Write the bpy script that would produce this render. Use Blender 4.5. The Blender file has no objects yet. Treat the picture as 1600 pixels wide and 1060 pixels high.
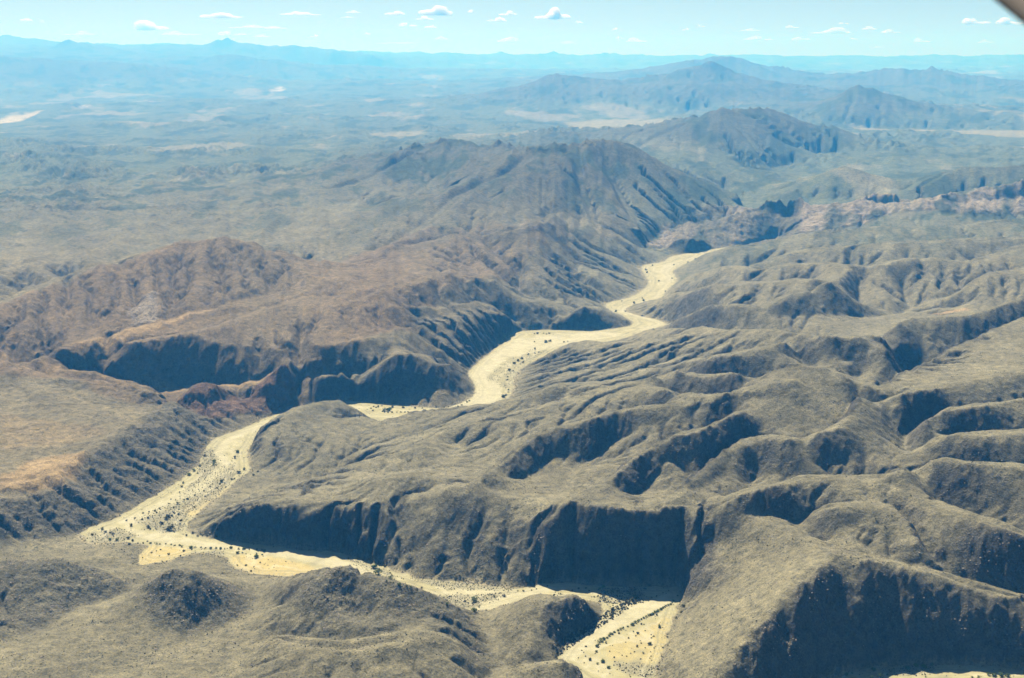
import bpy, math, random, time
import numpy as np
T0 = time.time()
random.seed(7)
rng = np.random.default_rng(11)
S = bpy.context.scene
COL = S.collection

# ------------------------------------------------------------------ camera
CAM_H = 1000.0                       # metres above the river bed
PITCH = math.radians(12.8)
FPX = 1931.0                         # focal length for a 1600 px wide frame
cam_d = bpy.data.cameras.new('camera')
cam_d.sensor_width = 36.0
cam_d.lens = 36.0 * FPX / 1600.0
cam_d.clip_start = 0.1
cam_d.clip_end = 400000.0
cam_d.dof.use_dof = True
cam_d.dof.focus_distance = 4000.0
cam_d.dof.aperture_fstop = 3.2
cam = bpy.data.objects.new('camera', cam_d)
COL.objects.link(cam)
cam.location = (0, 0, CAM_H)
cam.rotation_euler = (math.pi / 2 - PITCH, 0, 0)
S.camera = cam

# ------------------------------------------------------------------ sky and sun
SUN_EL = math.radians(49.0)
SUN_AZ = math.radians(-20.0)         # measured from +Y (view direction), positive to the right
world = bpy.data.worlds.new('World')
S.world = world
world.use_nodes = True
wn = world.node_tree
wn.nodes.clear()
w_out = wn.nodes.new('ShaderNodeOutputWorld')
w_bg = wn.nodes.new('ShaderNodeBackground')
w_sky = wn.nodes.new('ShaderNodeTexSky')
w_sky.sky_type = 'NISHITA'
w_sky.sun_disc = False
w_sky.sun_elevation = SUN_EL
w_sky.sun_rotation = SUN_AZ
w_sky.altitude = 600.0
w_sky.air_density = 1.0
w_sky.dust_density = 0.25
w_sky.ozone_density = 4.0
w_bg.inputs['Strength'].default_value = 0.05
wn.links.new(w_sky.outputs['Color'], w_bg.inputs['Color'])
wn.links.new(w_bg.outputs['Background'], w_out.inputs['Surface'])

sun_d = bpy.data.lights.new('sun', 'SUN')
sun_d.energy = 5.0
sun_d.angle = math.radians(0.53)
sun_d.color = (1.0, 0.95, 0.86)
sun = bpy.data.objects.new('sun', sun_d)
COL.objects.link(sun)
sun.location = (0, 0, 5000)
# the lamp shines along its -Z: point +Z at the sun
sun.rotation_euler = (math.pi / 2 - SUN_EL, 0, math.pi - SUN_AZ)

S.render.engine = 'CYCLES'
S.cycles.use_denoising = True
S.cycles.max_bounces = 6
S.cycles.diffuse_bounces = 0
S.cycles.volume_bounces = 4
S.cycles.transparent_max_bounces = 8
S.view_settings.view_transform = 'Standard'
S.view_settings.look = 'None'
S.view_settings.exposure = 0.66
S.view_settings.gamma = 1.0
S.render.film_transparent = False

# ------------------------------------------------------------------ terrain: layout
# Places are read off the photograph and turned into real ground positions (metres),
# given the height above the river that each crest, valley or bank has.
CP, SP = math.cos(PITCH), math.sin(PITCH)
def at(u, v, z=0.0):
    dx = u - 800.0; up = 530.0 - v
    dy = FPX * CP + up * SP
    dz = -FPX * SP + up * CP
    t = (z - CAM_H) / min(dz, -1e-3)
    return dx * t, dy * t
def at_r(u, v, r):
    """a point on the sight line at ground distance r: returns its height too"""
    dx = u - 800.0; up = 530.0 - v
    dy = FPX * CP + up * SP
    dz = -FPX * SP + up * CP
    t = r / math.hypot(dx, dy)
    return dx * t, dy * t, CAM_H + dz * t

LINES = []          # (list of (x, y, z))
CREST = []          # which of them are held after the erosion
DEFS = []
def L(*pts, back=None):
    """crest (back = depth and angle of the hollow behind it), valley or break of slope: (u, v, height)"""
    P = []
    for u, v, z in pts:
        if back is not None and v > 340 and (u > 560 or v > 870): z = z * (1.45 if v > 870 and u < 760 else 1.13)
        P.append([u, v, z])
    DEFS.append((P, back))
def settle_lines():
    """put every line on the ground; a foot line that would fall behind the crest above it moves out in front of it"""
    ray = lambda u, v: at(u, v, 0.0)
    cr = []
    for P, back in DEFS:
        if back is None: continue
        for (u0, v0, z0), (u1, v1, z1) in zip(P[:-1], P[1:]): cr.append((u0, v0, z0, u1, v1, z1))
    for P, back in DEFS:
        Q = []
        for u, v, z in P:
            if back is None and 345 < v < 1000:
                x0, y0 = ray(u, v); t = CAM_H / math.hypot(x0, y0)
                for u0, v0, z0, u1, v1, z1 in cr:
                    if (u0 - u) * (u1 - u) <= 0 and u0 != u1:
                        k = (u - u0) / (u1 - u0); vc = v0 + k * (v1 - v0); zc = z0 + k * (z1 - z0)
                        if 3 < v - vc < 60:
                            xc, yc = at(u, vc, zc); rc = math.hypot(xc, yc)
                            if (CAM_H - z) / t > rc - 8: z = CAM_H - t * (0.62 * rc + CAM_H - zc) / (t + 0.62)
            x, y = at(u, v, z); Q.append((x, y, z))
        LINES.append(Q); CREST.append(back is not None)
        if back:
            d, deg = back; d *= 1.5; B = []
            for x, y, z in Q:
                r = math.hypot(x, y); k = (r + d / math.tan(math.radians(deg))) / r
                B.append((x * k, y * k, max(z - d, 2.0)))
            LINES.append(B); CREST.append(False)
def LR(*pts, fall=None):
    """ridge far away: (u, v, distance)"""
    P = [at_r(u, v, r) for u, v, r in pts]
    LINES.append(P); CREST.append(True)
    if fall:
        d, run = fall
        for sg in (1, -1):
            Q = []
            for x, y, z in P:
                r = math.hypot(x, y); k = (r + sg * run) / r
                zb = base_far(r + sg * run)
                Q.append((x * k, y * k, max(zb, z - d)))
            LINES.append(Q); CREST.append(False)
def base_far(r):
    return float(np.interp(r, [3000, 7000, 12000, 20000, 30000, 45000, 60000, 90000], [60, 110, 130, 160, 250, 420, 600, 850]))

# --- river bed (outlines at river level)
RIVER = []
def chaikin(P, n=2):
    for _ in range(n):
        Q = []
        for a, b in zip(P, P[1:] + P[:1]):
            Q += [(0.75 * a[0] + 0.25 * b[0], 0.75 * a[1] + 0.25 * b[1]), (0.25 * a[0] + 0.75 * b[0], 0.25 * a[1] + 0.75 * b[1])]
        P = Q
    return P
def river(*pts): RIVER.append(chaikin([at(u, v, 0.0) for u, v in pts]))
river((1215,377),(1196,380),(1165,386),(1140,390),(1128,389),(1104,397),(1080,411),(1062,416),(1070,415),(1050,423),(1063,437),(1043,455),(1036,467),(1016,469),(982,479),(975,486),(999,493),(1036,501),(1046,508),(1012,516),(999,521),(975,531),(938,536),(890,537),(870,547),(856,558),(836,565),(812,578),(806,590),(803,608),(799,620),(784,634),(757,640),(734,644),(690,652),(642,655),(618,660),(598,665),
      (560,654),(520,650),(480,650),(440,654),(424,661),(412,668),(400,685),(388,705),(395,735),(377,745),(360,763),(310,800),(286,829),(326,839),(384,849),(431,851),(475,861),(513,860),(540,864),(581,878),(611,887),(622,894),(645,895),(640,902),(727,909),(760,913),(808,920),(846,911),(890,909),(938,914),(982,917),(1022,916),(1063,914),(1066,934),(1060,951),(1050,972),(1036,1026),(1020,1050),(1040,1100),(1120,1160),(1200,1120),(1294,1060),(1332,1050),(1366,1043),(1400,1040),(1461,1038),(1502,1038),(1546,1040),(1600,1046),(1700,1060),
      (1700,1120),(1500,1130),(1300,1170),(1100,1230),(960,1170),(925,1090),(900,1052),(868,1032),(876,1014),(910,989),(935,972),(941,951),(934,938),(846,934),(788,945),(761,955),(724,955),(662,926),(595,907),(530,900),(503,893),(496,901),(408,901),(360,888),(350,867),(300,864),(299,868),(211,888),(215,868),(234,850),(180,848),(140,850),(124,838),(129,826),(177,812),(204,795),(251,768),(289,744),(316,717),(319,700),(331,686),(370,672),(405,658),(430,646),(480,634),(547,624),
      (666,637),(690,638),(713,632),(737,622),(742,608),(737,594),(727,584),(734,576),(768,547),(788,533),(798,521),(819,516),(856,515),(931,516),(995,509),(971,493),(951,486),(939,474),(985,465),(1009,448),(1012,440),(1000,423),(999,414),(1039,409),(1043,401),(1070,396),(1120,388),(1185,380),(1212,375))

# --- canyon wall on the far side of the near reach
L((296,838,3),(330,822,20),(350,803,48),(400,786,75),(430,779,82),(475,780,85),(530,785,88),(590,786,92),(640,773,94),(680,770,98),(715,768,104),(775,768,108),(840,789,110),(880,791,122),(935,787,140),(980,796,135),(1040,801,130),(1060,799,130),(1095,790,133),(1150,803,135),(1190,811,137),(1223,816,137),(1250,838,139),(1285,858,144),(1300,864,150))
L((1300,864,132),(1340,872,127),(1380,875,123),(1430,888,112),(1500,912,96),(1570,930,84),(1640,945,79), back=(12,20))
L((1300,864,150),(1262,890,144),(1235,915,134),(1200,962,108),(1150,1010,74),(1105,1060,42),(1060,1110,15))
# small crest hill on the wall
L((540,775,82),(575,750,96),(620,744,104),(665,743,108),(690,752,110),(713,764,116), back=(18,22))
# --- ridge behind the right cliff
L((1131,780,146),(1186,763,154),(1226,754,160),(1277,744,166),(1315,748,166),(1359,745,166),(1372,751,164),(1400,764,163),(1434,773,162),(1468,792,160),(1512,802,164),(1570,826,158),(1640,850,150), back=(34,24))
L((1170,806,128),(1226,812,120),(1277,855,112),(1290,852,110))
L((1277,798,136),(1315,792,152),(1345,789,156),(1372,790,156),(1400,798,150),(1430,830,138),(1440,862,124), back=(6,14))
L((1379,747,178),(1402,737,182),(1427,726,186),(1452,717,190),(1482,715,192),(1510,724,190),(1540,726,190),(1640,732,190), back=(30,24))
L((1452,650,188),(1417,670,172),(1414,695,158),(1430,722,148))
L((1440,655,205),(1480,637,214),(1515,637,216),(1560,630,218),(1640,612,224), back=(26,22))
L((1440,690,178),(1482,680,198),(1502,677,200),(1540,682,200),(1640,668,206), back=(26,22))
# --- broad divide
L((960,606,146),(1010,590,172),(1055,574,195),(1075,583,190),(1097,594,184),(1130,582,205),(1190,577,226),(1240,571,246),(1295,574,246),(1315,585,238),(1340,597,226),(1365,607,214), back=(80,27))
L((598,666,8),(612,659,22),(656,644,48),(690,642,60),(735,636,75),(781,632,90),(819,618,108),(872,602,132),(900,604,140),(942,602,150),(960,611,152),(972,612,156),(1020,607,170),(1047,610,178),(1070,615,184),(1110,619,192),(1160,610,206),(1240,592,238), back=(45,26))
L((1140,632,190),(1190,624,206),(1240,610,224))
L((1340,612,222),(1330,650,205),(1295,672,192),(1265,681,184),(1235,685,180),(1215,681,180),(1197,679,178),(1165,685,165),(1122,712,150),(1085,745,138),(1060,767,132),(1035,788,130), back=(26,26))
L((1160,640,190),(1110,665,176),(1070,681,168),(1050,680,166),(1030,690,160),(1010,702,152),(982,724,142),(947,751,132),(915,767,126),(885,784,124), back=(30,26))
L((1110,628,188),(1060,630,180),(1010,637,172),(975,639,168),(925,655,158),(900,662,152),(865,671,146),(840,676,142),(820,692,134),(800,710,126),(780,725,120),(760,742,118),(730,760,119), back=(34,26))
L((900,615,138),(850,635,126),(800,650,115),(764,657,108),(734,662,102),(700,668,94),(680,679,88),(655,692,82),(630,703,78),(600,712,70),(570,722,60),(542,732,48),(500,748,33),(440,765,18),(400,778,8), back=(26,24))
# valleys draining left between those spurs
L((1150,720,118),(1110,755,104),(1075,775,104))
L((1085,712,128),(1030,745,106),(990,775,100),(960,782,102))
L((975,680,128),(900,735,98),(880,765,96),(850,778,100))
L((900,690,118),(840,720,96),(815,750,88),(780,757,96))
L((720,700,74),(690,735,80),(660,730,72),(600,745,60))
L((400,748,3),(450,742,10),(500,728,20),(560,703,32),(620,685,42),(680,668,56),(720,656,66))
L((417,659,56),(423,675,50),(428,700,38),(418,722,14))
L((415,664,52),(425,657,60),(455,640,72),(480,633,76),(517,628,72),(542,625,62),(560,640,46),(590,662,16))
L((1241,683,180),(1262,712,156),(1284,744,128))
L((1215,690,172),(1190,730,128),(1170,765,112))
L((1048,681,166),(1038,705,146),(1040,730,120))
L((1347,524,226),(1366,556,188),(1388,588,148))
L((1331,536,206),(1330,565,160),(1326,590,138))
L((1055,575,195),(1078,600,165),(1090,612,150))
L((1000,600,150),(985,596,130))
L((1262,455,200),(1272,478,150),(1275,494,120))
L((1207,472,168),(1190,490,125),(1170,500,100))
L((1137,476,151),(1130,495,100),(1120,505,70))
# --- right bank hills further up
L((838,578,6),(845,565,22),(870,546,45),(893,535,60),(920,531,72),(950,536,80),(975,534,88),(1005,534,98),(1040,529,114),(1082,521,136),(1130,524,156), back=(50,27))
L((870,600,40),(920,598,52),(960,592,70),(1010,575,90),(1040,566,105))
L((1018,519,10),(1045,515,80),(1075,512,125),(1105,511,150),(1130,517,162),(1185,515,186),(1212,515,194),(1240,522,206),(1287,524,222),(1312,525,224),(1330,531,216),(1350,524,226),(1375,533,214),(1400,560,190),(1417,577,174), back=(80,28))
L((1082,558,174),(1100,555,180),(1130,557,183),(1162,550,189),(1200,541,197),(1240,531,208), back=(34,26))
L((1287,525,222),(1262,540,204),(1245,557,186),(1222,568,172))
L((1345,594,138),(1300,585,140),(1255,572,150))
L((1365,608,212),(1395,592,190),(1425,577,184),(1450,563,192),(1475,551,202),(1512,533,214),(1550,517,225),(1600,496,238),(1680,470,248), back=(60,26))
L((1375,625,205),(1402,618,212),(1430,611,216),(1490,602,222),(1540,590,228),(1640,570,234), back=(10,16))
L((1360,640,196),(1400,640,190),(1430,640,194),(1452,650,188))
L((1375,517,214),(1405,503,215),(1437,496,216),(1475,495,220),(1512,492,222),(1550,481,228),(1600,463,236),(1680,440,240), back=(66,26))
L((1048,508,8),(1055,502,46),(1075,490,98),(1107,477,140),(1137,476,151),(1200,477,168),(1232,462,190),(1262,455,200),(1285,443,214),(1310,440,218), back=(34,24))
L((1036,474,6),(1060,462,50),(1080,456,92),(1105,447,136),(1135,445,151),(1157,447,156),(1190,440,173),(1215,441,180),(1235,436,190),(1275,436,205), back=(60,25))
L((1066,440,6),(1087,432,42),(1105,425,82),(1135,416,130),(1160,420,136),(1180,421,142),(1212,419,156),(1235,414,172),(1262,411,186),(1287,415,188),(1312,414,191),(1350,414,196),(1375,417,196),(1400,410,206),(1425,404,212),(1462,405,212),(1500,410,206),(1525,406,206),(1562,394,216),(1590,386,220),(1660,375,224), back=(76,26))
L((1170,416,95),(1200,407,118),(1225,400,138),(1250,391,156),(1275,387,172),(1300,390,172),(1325,385,180),(1350,381,186),(1400,381,189),(1425,377,192),(1450,382,190),(1480,374,196),(1512,374,196),(1525,377,194),(1562,372,198),(1660,366,202), back=(70,25))
L((1102,403,10),(1120,393,60),(1145,383,96),(1165,388,84),(1180,386,82),(1225,371,120),(1250,366,134),(1275,365,138),(1325,362,142),(1362,355,150),(1430,355,160),(1487,351,172),(1525,347,174),(1660,340,180), back=(60,24))
L((1310,440,218),(1350,414,196))
L((1350,414,196),(1362,437,186),(1375,470,150),(1380,488,120))
L((1425,404,212),(1442,422,200),(1445,440,184),(1432,478,130))
L((1335,440,165),(1337,472,122),(1340,490,110))
L((1405,440,160),(1423,484,112),(1400,500,110))
L((1480,470,150),(1510,445,184),(1540,427,204),(1660,418,214), back=(30,22))
L((1200,497,110),(1300,497,118),(1380,497,118),(1440,487,128),(1500,480,150))
L((1035,391,14),(1060,378,45),(1092,374,56),(1108,384,18), back=(20,20))
# rocky outcrop belt beyond
L((1000,395,20),(1030,372,30),(1060,357,50),(1110,350,60),(1170,352,58),(1240,340,84),(1330,333,112),(1420,325,155),(1500,322,165),(1600,315,175))
# --- green hills before the far mountains
LR((1223,300,8500),(1260,280,8600),(1298,266,8600),(1321,260,8600),(1349,268,8500),(1383,289,8300),(1406,300,8200), fall=(170,500))
LR((1427,292,8200),(1468,272,8500),(1502,262,8700),(1553,262,8700),(1650,254,8700), fall=(150,500))
LR((1140,341,7050),(1196,323,7300),(1250,316,7400),(1277,329,7250))
LR((1310,330,7200),(1366,304,7600),(1420,312,7500))
LR((1445,318,7400),(1500,300,7800),(1600,285,8000))
# --- big mountain behind the river bend and its spurs
LR((580,400,5300),(620,380,5500),(662,355,5800),(687,335,6050),(712,312,6350),(740,300,6600),(762,287,6800),(795,275,7000),(812,260,7200),(832,242,7400),(845,240,7450),(865,243,7500),(880,245,7550),(900,230,7650),(922,224,7800),(942,218,7900),(952,224,7900),(962,221,7900),(980,224,7900),(1000,232,7900),(1020,248,7900),(1040,262,7900),(1070,272,7950),(1120,291,7950),(1160,311,7800))
LR((850,310,6500),(848,325,6350),(862,335,6250),(880,345,6150))
LR((845,240,7450),(850,275,6900),(850,310,6500))
LR((942,218,7900),(950,260,7600),(965,300,7250),(985,335,6900),(1000,360,6500))
LR((1000,232,7900),(1040,280,7600),(1075,315,7450))
LR((900,230,7650),(905,270,7200),(915,310,6800),(930,350,6400))
L((880,345,212),(890,372,150),(930,398,90),(975,412,20),(996,420,4))
L((862,335,232),(835,352,222),(800,365,206),(760,368,202),(737,365,204),(712,367,198),(670,379,190),(620,392,185), back=(30,20))
L((737,366,203),(780,405,168),(830,430,125),(880,455,75),(915,468,36),(937,475,4))
L((860,380,165),(905,410,100),(945,422,60),(980,432,20))
L((870,420,120),(900,440,70),(940,455,30),(975,462,5))
L((740,400,180),(790,440,110),(830,470,60),(870,475,40))
L((640,410,185),(700,430,190),(740,440,165),(790,462,110),(830,480,72))
L((790,500,40),(820,495,64),(850,493,70),(880,487,75),(904,482,72),(931,480,55),(951,489,36),(975,500,16),(994,511,3), back=(34,24))
L((540,480,188),(608,455,203),(650,446,203),(700,432,196))
L((598,486,180),(640,482,160),(680,486,130),(720,480,120),(770,470,90),(820,490,50))
L((640,515,120),(700,500,110),(741,492,98),(770,490,84),(798,505,46),(815,514,6))
L((560,592,48),(575,583,66),(591,572,84),(618,555,110),(645,554,113),(666,560,98),(690,573,66),(715,588,20), back=(6,14))
L((560,612,22),(620,612,28),(680,612,30),(720,612,14))
# second peak to the left, third and fourth further away
LR((520,300,7200),(560,290,7400),(600,270,7800),(662,237,8300),(690,226,8500),(705,221,8600),(720,220,8600),(737,223,8600),(760,235,8500),(800,241,8400),(830,243,8200))
LR((715,221,8600),(700,258,7800),(680,290,7200))
LR((560,330,6600),(620,320,6800),(680,305,7000))
LR((985,240,10200),(1010,225,10500),(1060,204,11000),(1094,187,11300),(1114,180,11400),(1122,171,11500),(1130,167,11500),(1137,172,11550),(1148,177,11600),(1172,170,11900),(1196,169,12000),(1223,176,12200),(1250,190,12200),(1281,196,12500),(1311,204,12500))
LR((1130,168,11500),(1160,205,11000),(1190,238,10500))
LR((1110,182,11400),(1090,220,10700),(1085,255,9600))
LR((1196,170,12000),(1235,215,11400),(1270,245,10800))
LR((1235,186,17000),(1250,178,17500),(1281,163,17900),(1305,153,18000),(1318,147,18000),(1328,138,18000),(1342,132,18000),(1352,139,18000),(1362,137,18000),(1376,143,18000),(1400,155,17900),(1434,161,17800),(1451,178,17500),(1470,188,17200))
LR((1342,133,18000),(1338,160,17000),(1330,182,16300))
LR((1376,143,18000),(1400,170,17200),(1420,188,16600))
LR((972,138,23000),(1012,119,23500),(1033,122,23500),(1060,110,23500),(1080,106,23500),(1094,102,23500),(1102,98,23500),(1111,96,23500),(1120,99,23500),(1128,103,23500),(1142,110,23500),(1162,122,23300),(1180,128,23000),(1215,140,22500))
LR((1060,150,20500),(1085,138,21000),(1100,131,21500),(1111,128,21500),(1125,132,21500),(1140,142,21000),(1165,155,20500))
LR((775,152,22500),(795,143,22800),(836,129,23000),(853,119,23000),(862,118,23000),(870,115,23000),(878,119,23000),(887,119,23000),(904,122,23000),(931,124,23000),(965,127,23000),(985,140,22500))
LR((870,116,23000),(860,140,21500),(850,158,20500))
LR((980,115,33000),(1006,109,33000),(1040,102,33000),(1070,98,33000),(1095,93,33000),(1111,90,33000),(1142,89,33000),(1162,93,33000),(1182,102,33000),(1206,112,32500),(1235,122,31500),(1280,126,31000))
LR((1330,124,29000),(1349,117,30000),(1366,110,30000),(1376,109,30000),(1383,105,30000),(1392,109,30000),(1415,111,30000),(1430,109,30000),(1444,111,30000),(1457,104,30000),(1466,110,30000),(1478,114,30000),(1505,124,29000))
# --- ranges at the left and along the horizon
LR((-60,92,36000),(0,90,36000),(17,91,36000),(41,97,36000),(55,93,36000),(68,92,36000),(85,97,36000),(112,104,35500),(143,102,35500),(165,98,35500),(180,97,35500),(211,105,35000),(238,112,34500),(272,117,34000),(306,127,33000),(340,134,32000),(370,141,30500))
LR((41,97,36000),(60,118,33500),(80,140,30800))
LR((180,98,35500),(205,120,33000),(235,140,30800))
LR((112,104,35500),(130,122,33000),(150,141,30500))
LR((0,90,36000),(-10,116,33500),(10,140,30800))
LR((270,117,34000),(290,132,32000),(310,143,30300))
LR((-80,62,62000),(0,58,62000),(20,58,62000),(37,63,62000),(58,61,62000),(75,66,62000),(92,70,62000))
LR((60,84,50000),(82,76,50000),(96,66,50000),(107,63,50000),(118,67,50000),(136,73,50000),(156,71,50000),(177,80,50000),(195,84,50000))
LR((140,76,68000),(170,72,68000),(211,70,68000),(238,71,68000),(265,70,68000),(289,76,68000),(309,80,66000))
LR((305,84,55000),(318,70,55000),(326,69,55000),(340,63,55000),(348,63,55000),(355,59,55000),(364,64,55000),(374,68,55000),(388,69,55000),(397,70,55000),(410,75,55000),(425,77,55000),(440,73,55000),(455,71,55000),(475,74,55000),(509,78,55000),(540,83,55000),(580,86,54000))
LR((290,108,41000),(309,98,42000),(325,91,42000),(340,87,42000),(360,86,42000),(374,86,42000),(390,92,42000),(415,95,42000),(441,97,42000),(465,106,41000))
LR((530,81,75000),(560,83,75000),(574,81,75000),(590,84,75000),(615,83,75000),(640,85,75000),(666,85,75000),(707,86,75000),(740,88,75000),(768,88,75000),(776,84,75000),(783,81,75000),(790,84,75000),(798,88,75000),(830,88,75000),(853,86,75000),(865,81,75000),(874,85,75000),(890,88,75000),(924,88,75000),(948,85,75000),(978,89,75000),(992,88,75000),(1002,84,75000),(1012,88,75000),(1040,90,75000),(1090,89,75000),(1140,88,75000),(1172,87,75000),(1206,88,75000),(1250,92,75000),(1290,90,75000),(1325,89,75000),(1366,89,75000),(1389,93,75000),(1427,88,75000),(1485,87,75000),(1525,91,75000),(1570,89,75000),(1600,86,75000),(1700,85,75000))
# --- left tableland
L((-60,500,205),(0,476,220),(51,455,236),(102,433,255),(153,420,270),(204,404,290),(255,387,306),(306,381,315),(340,374,324),(374,378,316),(400,390,290),(440,402,262),(480,418,235), back=(90,22))
L((0,590,128),(60,562,140),(102,543,150),(153,530,155),(221,513,160),(255,508,163),(323,490,175),(380,475,184),(440,460,194))
L((180,542,156),(240,530,166),(289,523,171),(340,512,179),(408,487,191),(475,470,200),(530,470,195), back=(6,10))
L((50,572,124),(68,566,124),(102,561,126),(136,555,127),(170,557,126),(204,555,126),(265,552,127),(306,550,128),(340,550,128),(391,553,128),(425,549,130),(442,546,132),(452,553,130),(492,549,132),(530,546,130),(580,530,136),(640,512,126))
L((20,582,92),(60,586,78),(120,597,58),(180,603,42),(240,612,28),(262,630,20),(280,655,6))
L((240,612,28),(300,598,34),(360,602,34),(400,600,40),(440,592,50))
L((279,632,30),(290,618,64),(305,606,78),(319,602,82),(332,606,78),(343,620,48),(350,640,14))
L((380,632,12),(401,606,54),(425,585,92),(452,567,122))
L((462,585,55),(466,605,34),(460,634,4))
L((466,598,40),(500,590,60),(540,575,90))
L((500,612,14),(545,605,28))
# near left plateau
L((-60,765,72),(0,760,72),(65,757,72),(90,746,73),(112,716,73),(140,701,73),(175,682,74),(207,663,74),(240,643,66),(262,634,46))
L((-60,575,112),(0,581,110),(37,584,108),(75,590,106),(125,599,102),(175,599,100),(212,605,92),(235,616,76),(247,626,56))
L((0,680,84),(80,670,86),(150,650,90))
L((116,725,64),(150,750,40),(190,782,10))
L((70,762,66),(100,780,44),(140,800,20))
L((-60,870,12),(0,858,10),(60,850,7),(110,838,3))
# --- foreground
L((150,872,5),(230,890,6),(320,892,6),(420,906,7),(500,906,8))
L((-60,892,46),(0,885,46),(50,877,50),(85,871,54),(130,885,42),(170,900,28),(205,915,16), back=(44,26))
L((204,936,20),(225,915,42),(255,895,58),(285,886,68),(315,893,58),(345,908,34),(372,926,12), back=(42,26))
L((285,886,68),(296,920,54),(312,955,32),(302,985,16))
L((404,917,8),(398,940,9),(374,968,11),(330,990,13),(270,1020,15),(200,1035,18),(100,1075,22))
L((200,930,17),(120,950,17),(60,985,16),(0,1010,16))
L((-40,1050,38),(60,1020,36),(130,990,30),(180,975,30),(240,1000,22))
L((440,958,16),(460,937,38),(480,918,58),(500,900,74),(530,887,84),(560,894,82),(600,908,74),(640,920,62),(680,938,42),(724,957,16),(752,985,6), back=(55,30))
L((560,894,82),(565,940,60),(560,985,38))
L((430,1000,30),(480,1010,36),(530,1020,41),(598,1009,47),(659,996,53),(693,995,51),(720,1006,40),(748,1033,18), back=(7,14))
L((300,1060,26),(380,1040,30),(430,1000,30))
L((776,985,11),(790,960,22),(815,945,39),(846,935,53),(880,931,59),(915,933,55),(935,939,36))
L((846,935,53),(836,960,46),(830,1000,30),(822,1030,18))
L((870,1004,3),(895,985,3))
L((761,957,1),(765,985,5),(768,1010,8),(765,1040,11),(760,1090,16))
L((795,1062,22),(829,1041,31),(856,1035,37),(880,1034,38),(904,1036,37),(938,1046,27),(962,1060,13), back=(26,30))
L((560,1120,40),(400,1120,36),(100,1130,34),(800,1120,30))
# plains
for row in ([(-60,345,230),(60,335,225),(200,335,215),(330,330,215),(450,330,215)], [(-60,440,190),(60,415,200),(150,390,210)],
            [(-60,290,200),(150,285,195),(350,280,195),(520,275,200)], [(-60,235,160),(200,230,160),(450,228,165),(620,225,170)],
            [(-60,190,140),(200,186,145),(450,185,150),(700,186,150),(830,190,150)], [(-60,160,150),(150,158,160),(400,158,170),(650,155,180),(760,160,175)],
            [(830,215,150),(900,212,140),(1000,208,140)], [(1000,190,150),(1080,178,150)], [(1330,205,115),(1450,205,115),(1660,205,115)],
            [(1380,235,120),(1500,232,120),(1660,230,125)], [(1240,252,125),(1300,250,125)], [(1480,175,130),(1660,170,130)], [(1500,140,220),(1660,138,220)],
            [(420,132,260),(600,130,270),(760,132,260)], [(1180,150,180),(1230,152,180)],[(500,115,400),(700,113,420),(950,110,440)],[(1240,113,420),(1320,112,430),(1540,112,430)],
            [(1180,330,84),(1240,352,64)], [(1130,300,85),(1160,330,84)], [(1180,275,95),(1230,262,110)]):
    L(*row)

settle_lines()
# ------------------------------------------------------------------ terrain: solve and erode
R0, R1, TH = 1450.0, 88000.0, 0.52
def noise2(x, y, seed=0):
    """gradient noise, vectorised, about -1..1"""
    x = np.asarray(x, np.float32); y = np.asarray(y, np.float32)
    fx = np.floor(x); fy = np.floor(y)
    xf = x - fx; yf = y - fy
    xi = fx.astype(np.int32).view(np.uint32); yi = fy.astype(np.int32).view(np.uint32)
    hx0 = xi * np.uint32(374761393); hx1 = hx0 + np.uint32(374761393)
    hy0 = yi * np.uint32(668265263) + np.uint32((seed * 974634777) & 0xffffffff); hy1 = hy0 + np.uint32(668265263)
    def g(a_, b_):
        h = a_ + b_
        h = (h ^ (h >> np.uint32(13))) * np.uint32(1274126177)
        h = (h ^ (h >> np.uint32(16))) & np.uint32(1023)
        return GX[h], GY[h]
    u = xf * xf * xf * (xf * (xf * 6 - 15) + 10); w = yf * yf * yf * (yf * (yf * 6 - 15) + 10)
    a, b = g(hx0, hy0); n00 = a * xf + b * yf
    a, b = g(hx1, hy0); n10 = a * (xf - 1) + b * yf
    a, b = g(hx0, hy1); n01 = a * xf + b * (yf - 1)
    a, b = g(hx1, hy1); n11 = a * (xf - 1) + b * (yf - 1)
    return ((n00 + u * (n10 - n00)) * (1 - w) + (n01 + u * (n11 - n01)) * w) * 1.45
_a = np.linspace(0, 2 * math.pi, 1024, endpoint=False)
GX, GY = np.cos(_a).astype(np.float32), np.sin(_a).astype(np.float32)
def fbm(x, y, wl, octs, gain=0.5, seed=0, ridged=False):
    s = 0; a = 1.0; t = 0
    for k in range(octs):
        n = noise2(x / wl + 17.3 * k, y / wl - 9.1 * k, seed + k)
        s = s + a * ((1 - 2 * np.abs(n)) if ridged else n); t += a
        a *= gain; wl *= 0.5
    return s / t

def in_poly(px, py, poly):
    """even-odd test, points as arrays"""
    ins = np.zeros(px.shape, bool)
    n = len(poly)
    xs = [p[0] for p in poly]; ys = [p[1] for p in poly]
    sel = np.nonzero((px > min(xs)) & (px < max(xs)) & (py > min(ys)) & (py < max(ys)))
    X = px[sel]; Y = py[sel]; I = np.zeros(X.shape, bool)
    for i in range(n):
        x0, y0 = poly[i]; x1, y1 = poly[(i + 1) % n]
        if y0 == y1: continue
        c = ((y0 > Y) != (y1 > Y)) & (X < (x1 - x0) * (Y - y0) / (y1 - y0) + x0)
        I ^= c
    ins[sel] = I
    return ins

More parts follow.
